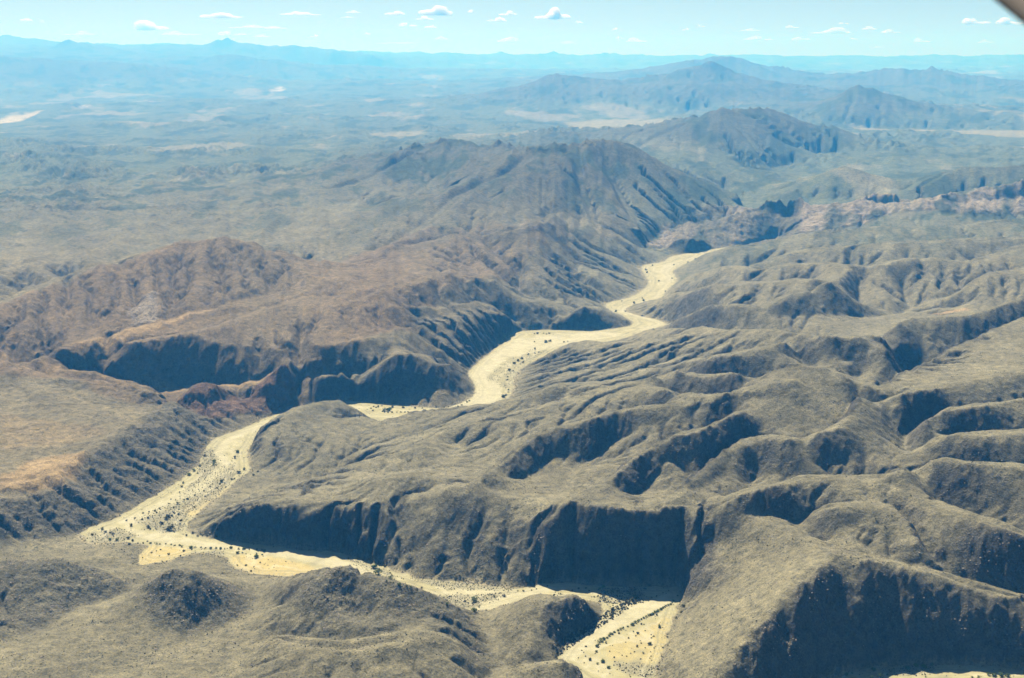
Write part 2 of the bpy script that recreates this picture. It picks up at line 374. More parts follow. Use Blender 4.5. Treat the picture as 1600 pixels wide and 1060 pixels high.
def make_grid(h):
    ni = int(math.log(R1 / R0) / h) + 1; nj = int(2 * TH / h) + 1
    rr = R0 * np.exp(np.arange(ni) * h); th = -TH + np.arange(nj) * h
    return ni, nj, rr, th
def rasterise(h):
    ni, nj, rr, th = make_grid(h)
    sz = np.zeros(ni * nj); sc = np.zeros(ni * nj); cm = np.zeros(ni * nj, bool)
    for P, is_c in zip(LINES, CREST):
        A = np.array(P)
        ro = np.log(np.hypot(A[:, 0], A[:, 1]) / R0) / h; az = (np.arctan2(A[:, 0], A[:, 1]) + TH) / h
        for k in range(len(A) - 1):
            n = int(max(abs(ro[k + 1] - ro[k]), abs(az[k + 1] - az[k])) * 1.5) + 2
            t = np.linspace(0, 1, n)
            i = np.rint(ro[k] + t * (ro[k + 1] - ro[k])).astype(int); j = np.rint(az[k] + t * (az[k + 1] - az[k])).astype(int)
            z = A[k, 2] + t * (A[k + 1, 2] - A[k, 2])
            ok = (i >= 0) & (i < ni) & (j >= 0) & (j < nj)
            np.add.at(sz, i[ok] * nj + j[ok], z[ok]); np.add.at(sc, i[ok] * nj + j[ok], 1)
            if is_c: cm[i[ok] * nj + j[ok]] = True
    sz = sz.reshape(ni, nj); sc = sc.reshape(ni, nj)
    X = rr[:, None] * np.sin(th)[None, :]; Y = rr[:, None] * np.cos(th)[None, :]
    riv = np.zeros((ni, nj), bool)
    for P in RIVER: riv |= in_poly(X, Y, P)
    Z = np.where(sc > 0, sz / np.maximum(sc, 1), 0.0); M = sc > 0
    Z[riv] = 0.0; M |= riv
    Z[-1, :] = 860.0; M[-1, :] = True
    return Z, M, riv, X, Y, rr, cm.reshape(ni, nj)
def up2(a, shape):
    ni, nj = shape
    fi = np.linspace(0, a.shape[0] - 1, ni); fj = np.linspace(0, a.shape[1] - 1, nj)
    return bilin(a, fi, fj)
def bilin(a, fi, fj):
    i = np.clip(fi.astype(int), 0, a.shape[0] - 2); j = np.clip(fj.astype(int), 0, a.shape[1] - 2)
    di = (fi - i)[:, None]; dj = (fj - j)[None, :]
    r0 = a[i][:, j] * (1 - dj) + a[i][:, j + 1] * dj
    r1 = a[i + 1][:, j] * (1 - dj) + a[i + 1][:, j + 1] * dj
    return r0 * (1 - di) + r1 * di
def relax(z, C, M, n):
    for _ in range(n):
        p = np.pad(z, 1, mode='edge')
        q = 0.25 * (p[:-2, 1:-1] + p[2:, 1:-1] + p[1:-1, :-2] + p[1:-1, 2:])
        z = np.where(M, C, z + 1.0 * (q - z))
    return z
z = None
H0 = 0.002
for h, n in ((0.032, 400), (0.016, 220), (0.008, 140), (0.004, 90), (H0, 50)):
    C, M, riv, X, Y, rr, CM = rasterise(h)
    z = np.full(C.shape, 150.0) if z is None else up2(z, C.shape)
    z = relax(z, C, M, n)
EROS_T = time.time()

def blur(a, n):
    for _ in range(n):
        p = np.pad(a, 1, mode='edge')
        a = (p[:-2, 1:-1] + p[2:, 1:-1] + p[1:-1, :-2] + p[1:-1, 2:] + 2 * a) / 6
    return a
def erode(z, riv, rr, X, Y, h, iters, K, diff, cap, acrit, guard):
    ni, nj = z.shape; N = ni * nj
    cell = ((rr * h)[:, None] * np.ones((1, nj))).astype(np.float32); A0 = (cell.astype(np.float64) ** 2).ravel()
    idx = np.arange(N, dtype=np.int32).reshape(ni, nj)
    offs = [(-1, 0, 1.0), (1, 0, 1.0), (0, -1, 1.0), (0, 1, 1.0), (-1, -1, 1.414), (-1, 1, 1.414), (1, -1, 1.414), (1, 1, 1.414)]
    ac = np.sqrt(acrit) * np.maximum(1.0, rr / 3000.0)[:, None]
    soft = np.interp(rr, [3000, 4500, 8000, 12000], [1.0, 1.6, 1.8, 1.5])[:, None].astype(np.float32)
    jit = 1.0 + 0.35 * rng.random((ni + 64, nj + 64)).astype(np.float32)
    for it in range(iters):
        p = np.pad(z, 1, mode='edge')
        best = np.zeros_like(z); rec = idx.copy()
        for di, dj, d in offs:
            s = (z - p[1 + di:ni + 1 + di, 1 + dj:nj + 1 + dj]) / d
            a, b = rng.integers(0, 64, 2)
            s = s * jit[a:a + ni, b:b + nj]
            b = s > best
            best = np.where(b, s, best)
            rec = np.where(b, np.clip(idx + di * nj + dj, 0, N - 1), rec)
        best = best / cell
        P = rec.ravel().copy(); root = P == np.arange(N)
        P[root] = N
        P = np.append(P, N)
        A = np.append(A0, 0.0)
        for k in range(9):
            A = A + np.bincount(P, weights=A, minlength=N + 1)
            A[N] = 0.0
            P = P[P]
        A = A[:N].reshape(ni, nj).astype(np.float32)
        dz = K * np.maximum(np.sqrt(A) - ac, 0.0) * best
        zr = z.ravel()[rec]
        dz = np.minimum(dz, 0.6 * np.maximum(z - zr, 0))
        dz = np.minimum(dz, cap) * np.clip((best - 0.06) / 0.16, 0, 1) * guard
        dz[riv] = 0
        z = z - dz
        p = np.pad(z, 1, mode='edge')
        lap = 0.25 * (p[:-2, 1:-1] + p[2:, 1:-1] + p[1:-1, :-2] + p[1:-1, 2:]) - z
        # creep rounds crests on the scale of some ten metres
        kd = np.minimum(diff * soft * 36.0 / cell ** 2, 0.5) * guard
        z = np.where(riv, z, z + kd * lap)
    return z, A


# spurs and hollows between the surveyed crests, then running water and soil creep
def gzone(pts, n=6):
    return blur(in_poly(X, Y, [at(u, v, q) for u, v, q in pts]).astype(float), n)
CLIFFZ = np.clip(np.maximum.reduce([gzone(q, 3) for q in (
    [(296,842,0),(345,800,50),(430,772,90),(600,780,92),(610,800,70),(590,885,0),(470,866,0),(330,845,0)],
    [(840,785,122),(935,780,145),(1095,785,135),(1110,830,110),(1070,925,0),(820,920,0)],
    [(1230,900,140),(1300,858,155),(1380,868,158),(1500,905,128),(1700,945,110),(1700,1070,0),(1294,1068,0),(1080,1090,0),(1150,1005,76)],
    [(410,650,62),(432,655,62),(435,705,40),(415,735,0),(385,740,0),(385,690,0)],
    [(50,560,146),(250,545,154),(450,540,158),(540,540,150),(560,600,60),(460,650,0),(270,665,0),(200,612,20),(60,592,60)],
    [(560,590,50),(620,548,116),(660,552,105),(700,590,30),(600,610,20)],
    [(650,505,130),(760,485,100),(815,516,0),(740,575,0),(690,560,40)])]) * 1.3, 0, 1)
SMOOTHZ = np.clip(np.maximum.reduce([gzone(q, 8) for q in (
    [(1110,810,130),(1290,862,145),(1250,900,140),(1100,1060,40),(1040,1040,0),(1065,930,0),(1100,860,90)],
    [(1160,600,205),(1300,570,248),(1350,610,220),(1330,660,200),(1250,680,182),(1180,670,180)],
    [(120,560,146),(230,520,163),(400,480,190),(520,465,200),(480,540,152),(300,552,150)],
    [(150,870,5),(420,908,7),(420,960,10),(300,1040,16),(100,1060,22),(0,1010,16)],
    [(0,590,124),(200,605,110),(230,640,85),(120,700,98),(0,750,96)])]), 0, 1)
cell0 = (rr * H0)[:, None]
def settle(z, n):
    """loose slopes settle at their angle of rest, cliffs stand"""
    k_ = int(np.searchsorted(rr, 6500.0)); q = z[:k_].astype(np.float32); rv = riv[:k_]; c_ = cell0[:k_].astype(np.float32); fr_ = (1 - CLIFFZ[:k_]).astype(np.float32)
    for _ in range(n):
        p = np.pad(q, 1, mode='edge')
        g0 = np.hypot(p[2:, 1:-1] - p[:-2, 1:-1], p[1:-1, 2:] - p[1:-1, :-2]) * 0.5 / c_
        lap = 0.25 * (p[:-2, 1:-1] + p[2:, 1:-1] + p[1:-1, :-2] + p[1:-1, 2:]) - q
        q = np.where(rv, 0.0, q + 0.8 * np.clip((g0 - 0.72) / 0.3, 0, 1) * fr_ * lap)
    z = z.copy(); z[:k_] = q
    return z
CLIFFZ *= 1 - 0.55 * gzone([(1230,900,140),(1300,858,155),(1380,868,158),(1500,905,128),(1700,945,110),(1700,1070,0),(1294,1068,0),(1080,1090,0),(1150,1005,76)], 3)
z = settle(z, 40)
far = np.maximum(rr / 3600.0, 1.0)[:, None] ** 0.75
cellm = (rr * H0)[:, None]
pg0 = np.hypot(*[g / cellm for g in np.gradient(blur(z, 3))])
steep = np.clip(blur(np.clip((pg0 - 0.55) / 0.5, 0, 1), 8) * 1.6, 0, 1)
# buttresses and chutes: shift cliffs towards or away from the river
sh = steep * (16.0 * fbm(X, Y * 0.3, 80.0, 2, 0.6, seed=31, ridged=True) + 13.0 * fbm(X, Y * 0.3, 34.0, 3, 0.6, seed=35, ridged=True))
ii = np.clip(np.arange(z.shape[0])[:, None] + sh / cellm, 0, z.shape[0] - 1.001)
i0 = ii.astype(int); fr = ii - i0; jj = np.arange(z.shape[1])[None, :]
z_w = z[i0, jj] * (1 - fr) + z[i0 + 1, jj] * fr
z_mem = np.where(riv, 0.0, z_w)
wx = X + 60 * far * noise2(X / (420 * far), Y / (420 * far), 71); wy = Y + 60 * far * noise2(X / (420 * far), Y / (420 * far), 72)
LEFTC = gzone([(-200,1060,0),(0,860,0),(130,830,0),(290,745,0),(330,685,0),(415,655,0),(550,622,0),(690,638,20),(740,600,0),(730,575,0),(800,515,10),(780,470,90),(840,420,120),(960,345,150),(960,240,420),(880,200,150),(600,190,150),(300,215,160),(-300,230,160),(-600,500,150)], 20)
pg = np.hypot(*[g / cellm for g in np.gradient(blur(z_mem, 12))])
flat = np.clip((pg - 0.03) / np.clip(0.22 * 5000 / rr[:, None], 0.10, 0.22), 0, 1)
bank = np.clip(z_mem / 45.0, 0, 1)
lines = np.clip(blur(M.astype(float), 6) * 5.0, 0, 1)
farw = np.clip((rr[:, None] - 5200) / 800, 0, 1); crestw = np.clip(blur(CM.astype(float), 8) * 7.0, 0, 1)
guard = 1.0 - 0.9 * farw * crestw
amp = (1 - 0.75 * farw * crestw) * bank * (0.25 + 0.75 * np.maximum(flat, 0.55 * LEFTC * (rr[:, None] < 8000))) * (1.0 - 0.45 * lines)
hard = 0.50 + 0.35 * (rr[:, None] < 2230) * np.clip((300 - X) / 200, 0, 1) + 0.75 * LEFTC + 0.3 * np.clip((rr[:, None] - 3900) / 800, 0, 1) * np.clip((6800 - rr[:, None]) / 500, 0, 1) * (1 - LEFTC)
z = z_mem + amp * hard * (24.0 * far * fbm(wx, wy, 200.0 * far, 4, 0.48, seed=5, ridged=True) + 8.0 * far * fbm(X, Y, 52.0 * far, 3, 0.6, seed=15, ridged=True)) * (1 - 0.65 * SMOOTHZ)
z = np.where(riv, 0.0, np.maximum(z, 0.6))
ke = int(np.searchsorted(rr, 26000.0))
ze, AE = erode(z[:ke].astype(np.float32), riv[:ke], rr[:ke].astype(np.float32), X[:ke], Y[:ke], H0, 38, 0.062, 0.085, 3.0, (450.0 * (1 + 7 * SMOOTHZ[:ke]) * np.interp(rr[:ke], [5000, 6000, 9000, 13000], [1, 4, 4, 2])[:, None]).astype(np.float32), guard[:ke].astype(np.float32))
AREA = np.ones(z.shape); AREA[:ke] = AE
bl = np.clip((ke - np.arange(ke)) / 30.0, 0, 1)[:, None]
z[:ke] = ze * bl + z[:ke] * (1 - bl)
# hold the surveyed crest heights (screened spread of what was lost there)
HOLD = CM & ~riv
res = np.where(HOLD, (C - z) * np.clip(0.7 + (rr[:, None] - 6000) / 10000, 0.7, 1.0), 0.0); d = res.copy()
keep = np.exp(-0.5 * (cellm / (np.where(rr[:, None] > 6000, 40.0, 16.0) * far)) ** 2)
for _ in range(40):
    p = np.pad(d, 1, mode='edge')
    d = np.where(HOLD, res, keep * 0.25 * (p[:-2, 1:-1] + p[2:, 1:-1] + p[1:-1, :-2] + p[1:-1, 2:]))
z = np.where(riv, 0.0, np.maximum(z + np.where(rr[:, None] > 9000, blur(d, 1), blur(d, 3)), 0.4))
z = settle(z, 25)
kf = int(np.searchsorted(rr, 14000.0)); zf = z[kf:].copy()      # far crests are broad enough for the coarser rows out there
for d_ in (1, 2, 3):
    zf[d_:] = np.maximum(zf[d_:], z[kf:][:-d_] - 4.0 * d_); zf[:-d_] = np.maximum(zf[:-d_], z[kf:][d_:] - 4.0 * d_)
z[kf:] = zf
# ------------------------------------------------------------------ helpers: materials, objects
class NT:
    def __init__(self, name, disp=None):
        self.m = bpy.data.materials.new(name); self.m.use_nodes = True
        self.t = self.m.node_tree; self.t.nodes.clear()
        self.out = self.t.nodes.new('ShaderNodeOutputMaterial')
    def n(self, typ, **kw):
        nd = self.t.nodes.new(typ)
        for k, v in kw.items():
            if k.startswith('in_'):
                key = k[3:]
                nd.inputs[int(key) if key.isdigit() else key.replace('_', ' ')].default_value = v
            else: setattr(nd, k, v)
        return nd
    def l(self, a, b): self.t.links.new(a, b)
    def noise(self, vec, scale, detail=3.0, rough=0.55, dist=0.0):
        nd = self.n('ShaderNodeTexNoise', in_Scale=scale, in_Detail=detail, in_Roughness=rough, in_Distortion=dist)
        self.l(vec, nd.inputs['Vector']); return nd.outputs['Fac']
    def ramp(self, fac, stops):
        nd = self.n('ShaderNodeValToRGB'); e = nd.color_ramp.elements
        e[0].position, e[0].color = stops[0][0], (*stops[0][1], 1)
        e[1].position, e[1].color = stops[-1][0], (*stops[-1][1], 1)
        for p, c in stops[1:-1]:
            x = e.new(p); x.color = (*c, 1)
        self.l(fac, nd.inputs['Fac']); return nd.outputs['Color']
    def mix(self, fac, a, b, mode='MIX'):
        nd = self.n('ShaderNodeMix', data_type='RGBA', blend_type=mode)
        for src, i in ((fac, 0), (a, 6), (b, 7)):
            if hasattr(src, 'is_linked') or isinstance(src, bpy.types.NodeSocket): self.l(src, nd.inputs[i])
            elif isinstance(src, tuple): nd.inputs[i].default_value = (*src, 1)
            else: nd.inputs[i].default_value = src
        return nd.outputs[2]
    def math(self, op, a, b=None, clamp=False):
        nd = self.n('ShaderNodeMath', operation=op, use_clamp=clamp)
        for src, i in ((a, 0), (b, 1)):
            if src is None: continue
            if isinstance(src, bpy.types.NodeSocket): self.l(src, nd.inputs[i])
            else: nd.inputs[i].default_value = src
        return nd.outputs[0]
    def attr(self, name): return self.n('ShaderNodeAttribute', attribute_name=name)

def tag(o, label=None, category=None, group=None, kind=None):
    if label: o['label'] = label
    if category: o['category'] = category
    if group: o['group'] = group
    if kind: o['kind'] = kind
    return o

# ------------------------------------------------------------------ terrain: materials
def terrain_material():
    k = NT('desert_ground')
    pos = k.n('ShaderNodeNewGeometry').outputs['Position']
    base = k.attr('albedo').outputs['Color']
    rough = k.attr('rocky').outputs['Fac']
    n1 = k.noise(pos, 0.010, 4, 0.6)
    n2 = k.noise(pos, 0.055, 6, 0.72)
    n3 = k.noise(pos, 0.30, 3, 0.75)
    c1 = k.ramp(n1, [(0.3, (0.80, 0.80, 0.80)), (0.7, (1.18, 1.17, 1.15))])
    c2 = k.ramp(n2, [(0.30, (0.50, 0.52, 0.56)), (0.5, (1, 1, 1)), (0.70, (1.42, 1.38, 1.30))])
    c3 = k.ramp(n3, [(0.32, (0.42, 0.44, 0.46)), (0.48, (0.98, 0.98, 0.98)), (0.68, (1.42, 1.39, 1.32))])
    col = k.mix(1.0, base, c1, 'MULTIPLY'); col = k.mix(1.0, col, c2, 'MULTIPLY'); col = k.mix(0.85, col, c3, 'MULTIPLY')
    # scattered scrub: dark dots
    vo = k.n('ShaderNodeTexVoronoi', in_Scale=0.11, in_Randomness=1.0); k.l(pos, vo.inputs['Vector'])
    sz = k.noise(pos, 0.013, 2)
    dot = k.math('LESS_THAN', vo.outputs['Distance'], k.math('MULTIPLY', k.math('SUBTRACT', sz, 0.36, True), 0.95))
    scrub = k.math('MULTIPLY', dot, k.attr('scrub').outputs['Fac'])
    col = k.mix(scrub, col, (0.055, 0.060, 0.035))
    n4 = k.noise(pos, 0.13, 3, 0.7)
    hgt = k.math('ADD', k.math('ADD', k.math('MULTIPLY', n3, 3.2), k.math('MULTIPLY', n4, 5.0)), k.math('MULTIPLY', n2, 13.0))
    bp = k.n('ShaderNodeBump', in_Strength=1.0, in_Distance=1.0)
    k.l(k.math('MULTIPLY', hgt, k.math('ADD', k.math('MULTIPLY', rough, 0.75), 0.30)), bp.inputs['Height'])
    bs = k.n('ShaderNodeBsdfPrincipled', in_Roughness=0.95); bs.inputs['Specular IOR Level'].default_value = 0.1
    k.l(col, bs.inputs['Base Color']); k.l(bp.outputs['Normal'], bs.inputs['Normal'])
    k.l(bs.outputs['BSDF'], k.out.inputs['Surface'])
    return k.m
def sand_material():
    k = NT('river_sand')
    pos = k.n('ShaderNodeNewGeometry').outputs['Position']
    base = k.attr('albedo').outputs['Color']
    n2 = k.noise(pos, 0.05, 5, 0.65, 0.6)
    n3 = k.noise(pos, 0.35, 3, 0.7)
    c2 = k.ramp(n2, [(0.3, (0.86, 0.85, 0.82)), (0.6, (1.04, 1.04, 1.03))])
    grav = k.attr('rocky').outputs['Fac']
    c3 = k.ramp(n3, [(0.36, (0.45, 0.45, 0.42)), (0.5, (1, 1, 1)), (0.75, (1.15, 1.14, 1.10))])
    col = k.mix(1.0, base, c2, 'MULTIPLY'); col = k.mix(k.math('ADD', k.math('MULTIPLY', grav, 0.9), 0.1), col, c3, 'MULTIPLY')
    bp = k.n('ShaderNodeBump', in_Strength=0.6, in_Distance=1.0)
    k.l(k.math('ADD', k.math('MULTIPLY', n3, 0.5), k.math('MULTIPLY', n2, 1.6)), bp.inputs['Height'])
    bs = k.n('ShaderNodeBsdfPrincipled', in_Roughness=0.95); bs.inputs['Specular IOR Level'].default_value = 0.1
    k.l(col, bs.inputs['Base Color']); k.l(bp.outputs['Normal'], bs.inputs['Normal'])
    k.l(bs.outputs['BSDF'], k.out.inputs['Surface'])
    return k.m
MAT_GROUND = terrain_material(); MAT_SAND = sand_material()

# ------------------------------------------------------------------ terrain: mesh
HN, HF, HT, RSPLIT = 0.00150, 0.0060, 0.00130, 7600.0
rows = [0.0]
while R0 * math.exp(rows[-1]) < R1 * 0.985:
    r_ = R0 * math.exp(rows[-1])
    rows.append(rows[-1] + (HN if r_ < RSPLIT else min(HF, HN * (1 + (r_ - RSPLIT) / 1500.0))))
rows = np.array(rows); cols = np.arange(0, 2 * TH - 0.002, HT)
def cubic(a, f, axis):
    n = a.shape[axis]; i = np.clip(f.astype(int), 1, n - 3); t = (f - i)
    sh_ = [1, 1]; sh_[axis] = -1; t = t.reshape(sh_)
    p0, p1, p2, p3 = (np.take(a, i + d_, axis=axis) for d_ in (-1, 0, 1, 2))
    return p1 + 0.5 * t * (p2 - p0 + t * (2 * p0 - 5 * p1 + 4 * p2 - p3 + t * (3 * (p1 - p2) + p3 - p0)))
ZM = cubic(cubic(z, rows / H0, 0), cols / H0, 1)
AR = bilin(np.log10(AREA + 1), rows / H0, cols / H0)
RR = (R0 * np.exp(rows))[:, None]
XM = RR * np.sin(cols - TH)[None, :]; YM = RR * np.cos(cols - TH)[None, :]
NI, NJ = ZM.shape
RIV = np.zeros(ZM.shape, bool)
for P in RIVER: RIV |= in_poly(XM + 7 * noise2(XM / 24, YM / 24, 91), YM + 7 * noise2(XM / 24, YM / 24, 92), P)
def soft(mask, n): return blur(mask.astype(np.float32), n)

# ground kinds, laid out in metres on the ground
def zone(pts, zg=None, n=6, wob=25.0, seed=0):
    """soft mask of an outline given as (u, v, height) points"""
    P = [at(u, v, q) for u, v, q in pts]
    xs = [p[0] for p in P]; ys = [p[1] for p in P]; pad = 3 * wob
    box = (XM > min(xs) - pad) & (XM < max(xs) + pad) & (YM > min(ys) - pad) & (YM < max(ys) + pad)
    out = np.zeros(XM.shape, np.float32)
    if not box.any(): return out
    bi, bj = np.nonzero(box); m_ = n + 2
    i0, i1, j0, j1 = max(bi.min() - m_, 0), bi.max() + m_, max(bj.min() - m_, 0), bj.max() + m_
    x_, y_ = XM[i0:i1, j0:j1], YM[i0:i1, j0:j1]
    wn_ = 3 * wob
    ins = in_poly(x_ + wob * noise2(x_ / wn_, y_ / wn_, 200 + seed), y_ + wob * noise2(x_ / wn_, y_ / wn_, 300 + seed), P)
    out[i0:i1, j0:j1] = soft(ins, n)
    return out
FAR = np.maximum(RR / 3600.0, 1.0)
LEFT = zone([(-200,1060,0),(0,860,0),(130,830,0),(290,745,0),(330,685,0),(415,655,0),(550,622,0),(690,638,20),(740,600,0),(730,575,0),(800,515,10),(780,470,120),(840,420,150),(960,330,250),(960,240,420),(880,200,150),(600,190,150),(300,215,160),(-300,230,160),(-600,500,150)], n=40, wob=60, seed=1)
REDS = (zone([(-100,590,130),(0,480,215),(150,420,270),(340,372,320),(480,400,240),(640,360,230),(760,340,260),(860,360,240),(820,420,150),(700,470,140),(640,530,110),(560,560,100),(470,640,0),(330,660,0),(240,640,70),(100,600,110)], n=30, wob=50, seed=2)
        + 0.6 * zone([(660,360,230),(740,290,330),(850,235,480),(960,215,540),(1000,260,450),(930,340,260),(800,370,230)], n=14, wob=60, seed=3)).clip(0, 1)
BLUFF = zone([(276,655,0),(285,615,70),(320,596,86),(345,612,60),(390,625,20),(425,580,95),(455,562,125),(460,640,0),(330,668,0)], n=5, wob=10, seed=4)
OUTCROP = zone([(1010,390,20),(1050,352,52),(1120,340,66),(1250,330,92),(1400,318,160),(1480,318,165),(1600,312,175),(1640,332,160),(1500,340,140),(1400,345,115),(1350,360,85),(1240,370,60),(1180,380,30),(1110,388,18)], n=5, wob=35, seed=5)
OUTCROP = np.maximum(OUTCROP, 0.7 * zone([(790,345,260),(830,322,300),(880,325,290),(905,345,260),(850,352,260),(810,362,245)], n=4, wob=20, seed=6))
PALE_L = zone([(190,470,235),(230,445,265),(260,430,280),(290,440,275),(250,475,235),(200,490,215)], n=4, wob=22, seed=7)
OCHRE = np.maximum.reduce([zone([(0,735,98),(60,700,102),(110,694,102),(135,698,100),(95,745,97),(0,755,96)], n=5, wob=12, seed=8),
                           zone([(100,546,150),(150,532,155),(250,508,163),(330,488,175),(335,492,174),(250,517,163),(150,540,155)], n=3, wob=8, seed=9),
                           zone([(245,640,78),(262,622,50),(280,622,44),(285,632,36),(262,645,40)], n=3, wob=6, seed=10),
                           zone([(60,565,140),(250,548,150),(440,545,152),(440,551,151),(250,556,147),(70,570,140)], n=3, wob=6, seed=11),
                           zone([(1448,493,140),(1480,488,145),(1510,487,150),(1515,491,150),(1470,496,140)], n=2, wob=6, seed=12),
                           zone([(170,660,105),(0,640,110),(0,690,104),(110,680,104)], n=12, wob=20, seed=22) * 0.35])
GRASS = np.maximum.reduce([zone([(880,195,140),(1000,188,140),(1060,195,140),(990,215,140),(930,228,145),(905,215,145)], n=5, wob=120, seed=13),
                           zone([(1340,206,115),(1450,201,115),(1500,193,115),(1650,190,115),(1650,222,115),(1450,215,118),(1340,212,115)], n=5, wob=120, seed=14),
                           zone([(570,212,165),(620,208,165),(665,209,165),(660,216,165),(600,220,165)], n=4, wob=60, seed=15),
                           zone([(1072,175,150),(1110,172,150),(1115,180,150),(1075,182,150)], n=3, wob=60, seed=16),
                           zone([(310,300,195),(420,283,195),(520,268,200),(545,268,200),(440,292,195),(330,308,195)], n=4, wob=50, seed=17)*0.8,
                           zone([(1225,146,190),(1245,143,190),(1245,150,190),(1228,152,190)], n=2, wob=80, seed=18),
                           zone([(1510,121,300),(1555,118,300),(1560,124,300),(1512,125,300)], n=2, wob=80, seed=19)])
FARSAND = np.maximum.reduce([zone([(-40,198,140),(20,184,140),(70,177,140),(60,182,140),(30,192,140),(-40,204,140)], n=1, wob=40, seed=20),
                             zone([(112,175,140),(130,169,140),(143,172,140),(135,176,140)], n=1, wob=40, seed=21),
                             zone([(420,150,160),(440,146,165),(446,150,165),(425,153,160)], n=1, wob=40, seed=26),
                             zone([(1132,296,85),(1140,293,85),(1150,300,88),(1147,305,88),(1138,302,86)], n=1, wob=10, seed=23),
                             zone([(1340,353,135),(1360,349,140),(1380,351,140),(1375,357,140),(1345,358,132)], n=1, wob=10, seed=24),
                             zone([(1094,286,85),(1110,280,85),(1112,284,85),(1098,290,85)], n=1, wob=10, seed=25)])
GREEN = np.clip((RR - 5000) / 4500, 0, 1) * np.ones((1, NJ))
GREEN = np.maximum(GREEN, zone([(1000,370,80),(1180,330,105),(1650,330,150),(1650,200,120),(1300,240,120),(1180,270,95),(1060,280,250)], n=30, wob=60, seed=27) * 0.9)
gu, gv = np.gradient(ZM, axis=0) / (np.gradient(RR[:, 0])[:, None]), np.gradient(ZM, axis=1) / (RR * HT)
SLOPE = np.hypot(gu, gv)
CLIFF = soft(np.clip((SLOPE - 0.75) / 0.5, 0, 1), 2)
MTN = np.clip((ZM - np.interp(RR, [3000, 7000, 12000, 20000, 30000, 45000, 60000, 90000], [60, 110, 130, 160, 250, 420, 600, 850]) - 110) / 120.0, 0, 1) * np.clip((RR - 5200) / 900, 0, 1)
def ss(a, lo, hi): t = np.clip((a - lo) / (hi - lo), 0, 1); return t * t * (3 - 2 * t)

ROUGH = np.maximum.reduce([zone([(-60,895,42),(0,888,42),(85,873,46),(200,915,18),(195,935,18),(120,950,18),(50,985,18),(-60,1000,20)], n=18, wob=22, seed=31),
                           zone([(205,935,20),(285,887,50),(372,926,12),(400,935,10),(372,968,12),(330,985,14),(290,1000,16),(250,980,20)], n=18, wob=22, seed=32),
                           zone([(520,890,64),(600,908,62),(680,938,40),(750,985,6),(755,1030,10),(700,992,50),(600,1005,46),(500,1005,38),(440,960,16)], n=18, wob=22, seed=33) * 0.8,
                           zone([(90,750,96),(140,701,95),(207,664,91),(262,634,50),(330,665,2),(315,720,2),(250,768,2),(180,810,2),(110,835,3),(0,850,8),(-60,850,8),(-60,770,94)], n=16, wob=22, seed=34)])
flatg = 1 - ss(soft(SLOPE, 4), 0.05, 0.13)
GRASS = GRASS * flatg * (1 - MTN); FARSAND = FARSAND * flatg
# fine relief: rock ribs, ledges and blocks
ROCKY = np.clip(0.25 * LEFT + 0.55 * CLIFF + 0.9 * OUTCROP + 0.35 * REDS + 0.8 * BLUFF + 0.5 * PALE_L + 0.45 * ROUGH + 0.5 * MTN, 0, 1)
fine = np.zeros_like(ZM)
wl = 26.0 * FAR
fine += (1.3 + 4.5 * ROCKY) * FAR * fbm(XM, YM, wl, 3, 0.6, seed=41)
fine += (1.2 + 4.0 * ROCKY) * FAR * fbm(XM, YM, 60 * FAR, 3, 0.6, seed=45, ridged=True)
grain = np.clip(0.75 + 0.9 * fbm(XM, YM, 120.0 * FAR, 3, 0.6, seed=48), 0.2, 1.6) * (0.5 + 1.0 * ss(SLOPE, 0.15, 0.55))
fine += (1.3 + 1.3 * ROCKY + 1.2 * ROUGH) * grain * FAR ** 0.8 * fbm(XM, YM, 12.0 * FAR ** 0.8, 2, 0.75, seed=47)
fine += 16.0 * CLIFF * fbm(XM, YM * 0.45, 46.0, 3, 0.6, seed=49, ridged=True) * (RR < 5500)
fine += OUTCROP * (14.0 * fbm(XM, YM, 130.0, 4, 0.65, seed=51, ridged=True) + 9.0 * fbm(XM, YM, 42.0, 2, 0.6, seed=52))
fine += 10.0 * PALE_L * fbm(XM, YM, 60.0, 3, 0.6, seed=53, ridged=True)
# plains far out are broken country: low hills
hillw = np.clip((RR - 5200) / 3000, 0, 1) * (1 - np.clip(SLOPE / 0.15, 0, 1)) * (1 - np.clip(GRASS * 1.5, 0, 0.9)) * (1 - FARSAND)
hk = np.clip(fbm(XM, YM, 2600.0, 3, 0.5, seed=61) + 0.3, 0, 1.2)
fine += hillw * hk * (70.0 * FAR ** 0.5) * np.clip(fbm(XM, YM, 420.0 * FAR ** 0.6, 5, 0.5, seed=65, ridged=True), -0.2, 1)
bankw = np.clip(ZM / 12.0, 0.12, 1) * (1 - 0.2 * MTN)
dist = soft(RIV, 4)
ZM = np.where(RIV, 0.35 * fbm(XM, YM, 30, 3, seed=71) - 0.4, np.maximum(ZM + fine * bankw * (1 - 0.8 * dist), 0.15))

# ------------------------------------------------------------------ terrain: colour of the ground itself
def C3(a): return np.array(a, np.float32)[None, None, :]
nA = fbm(XM, YM, 900.0 * FAR, 4, 0.55, seed=81)[..., None]; nB = fbm(XM, YM, 140.0 * FAR, 4, 0.6, seed=85)[..., None]
ALB = C3((0.218, 0.200, 0.126)) * (1 + 0.20 * nA + 0.26 * nB)
def lay(w, c, var=0.15):
    global ALB
    w = np.clip(w, 0, 1)[..., None]
    ALB = ALB * (1 - w) + w * C3(c) * (1 + var * nB)
lay(0.75 * LEFT, (0.238, 0.204, 0.124))
lay(0.8 * REDS * ss(nA[..., 0] + REDS, 0.3, 1.2), (0.252, 0.178, 0.100), 0.25)
lay(0.75 * GREEN, (0.105, 0.135, 0.078), 0.25)
lay(0.6 * MTN, (0.118, 0.112, 0.082), 0.3)
lay(0.8 * CLIFF * (1 - 0.6 * REDS), (0.085, 0.082, 0.075))
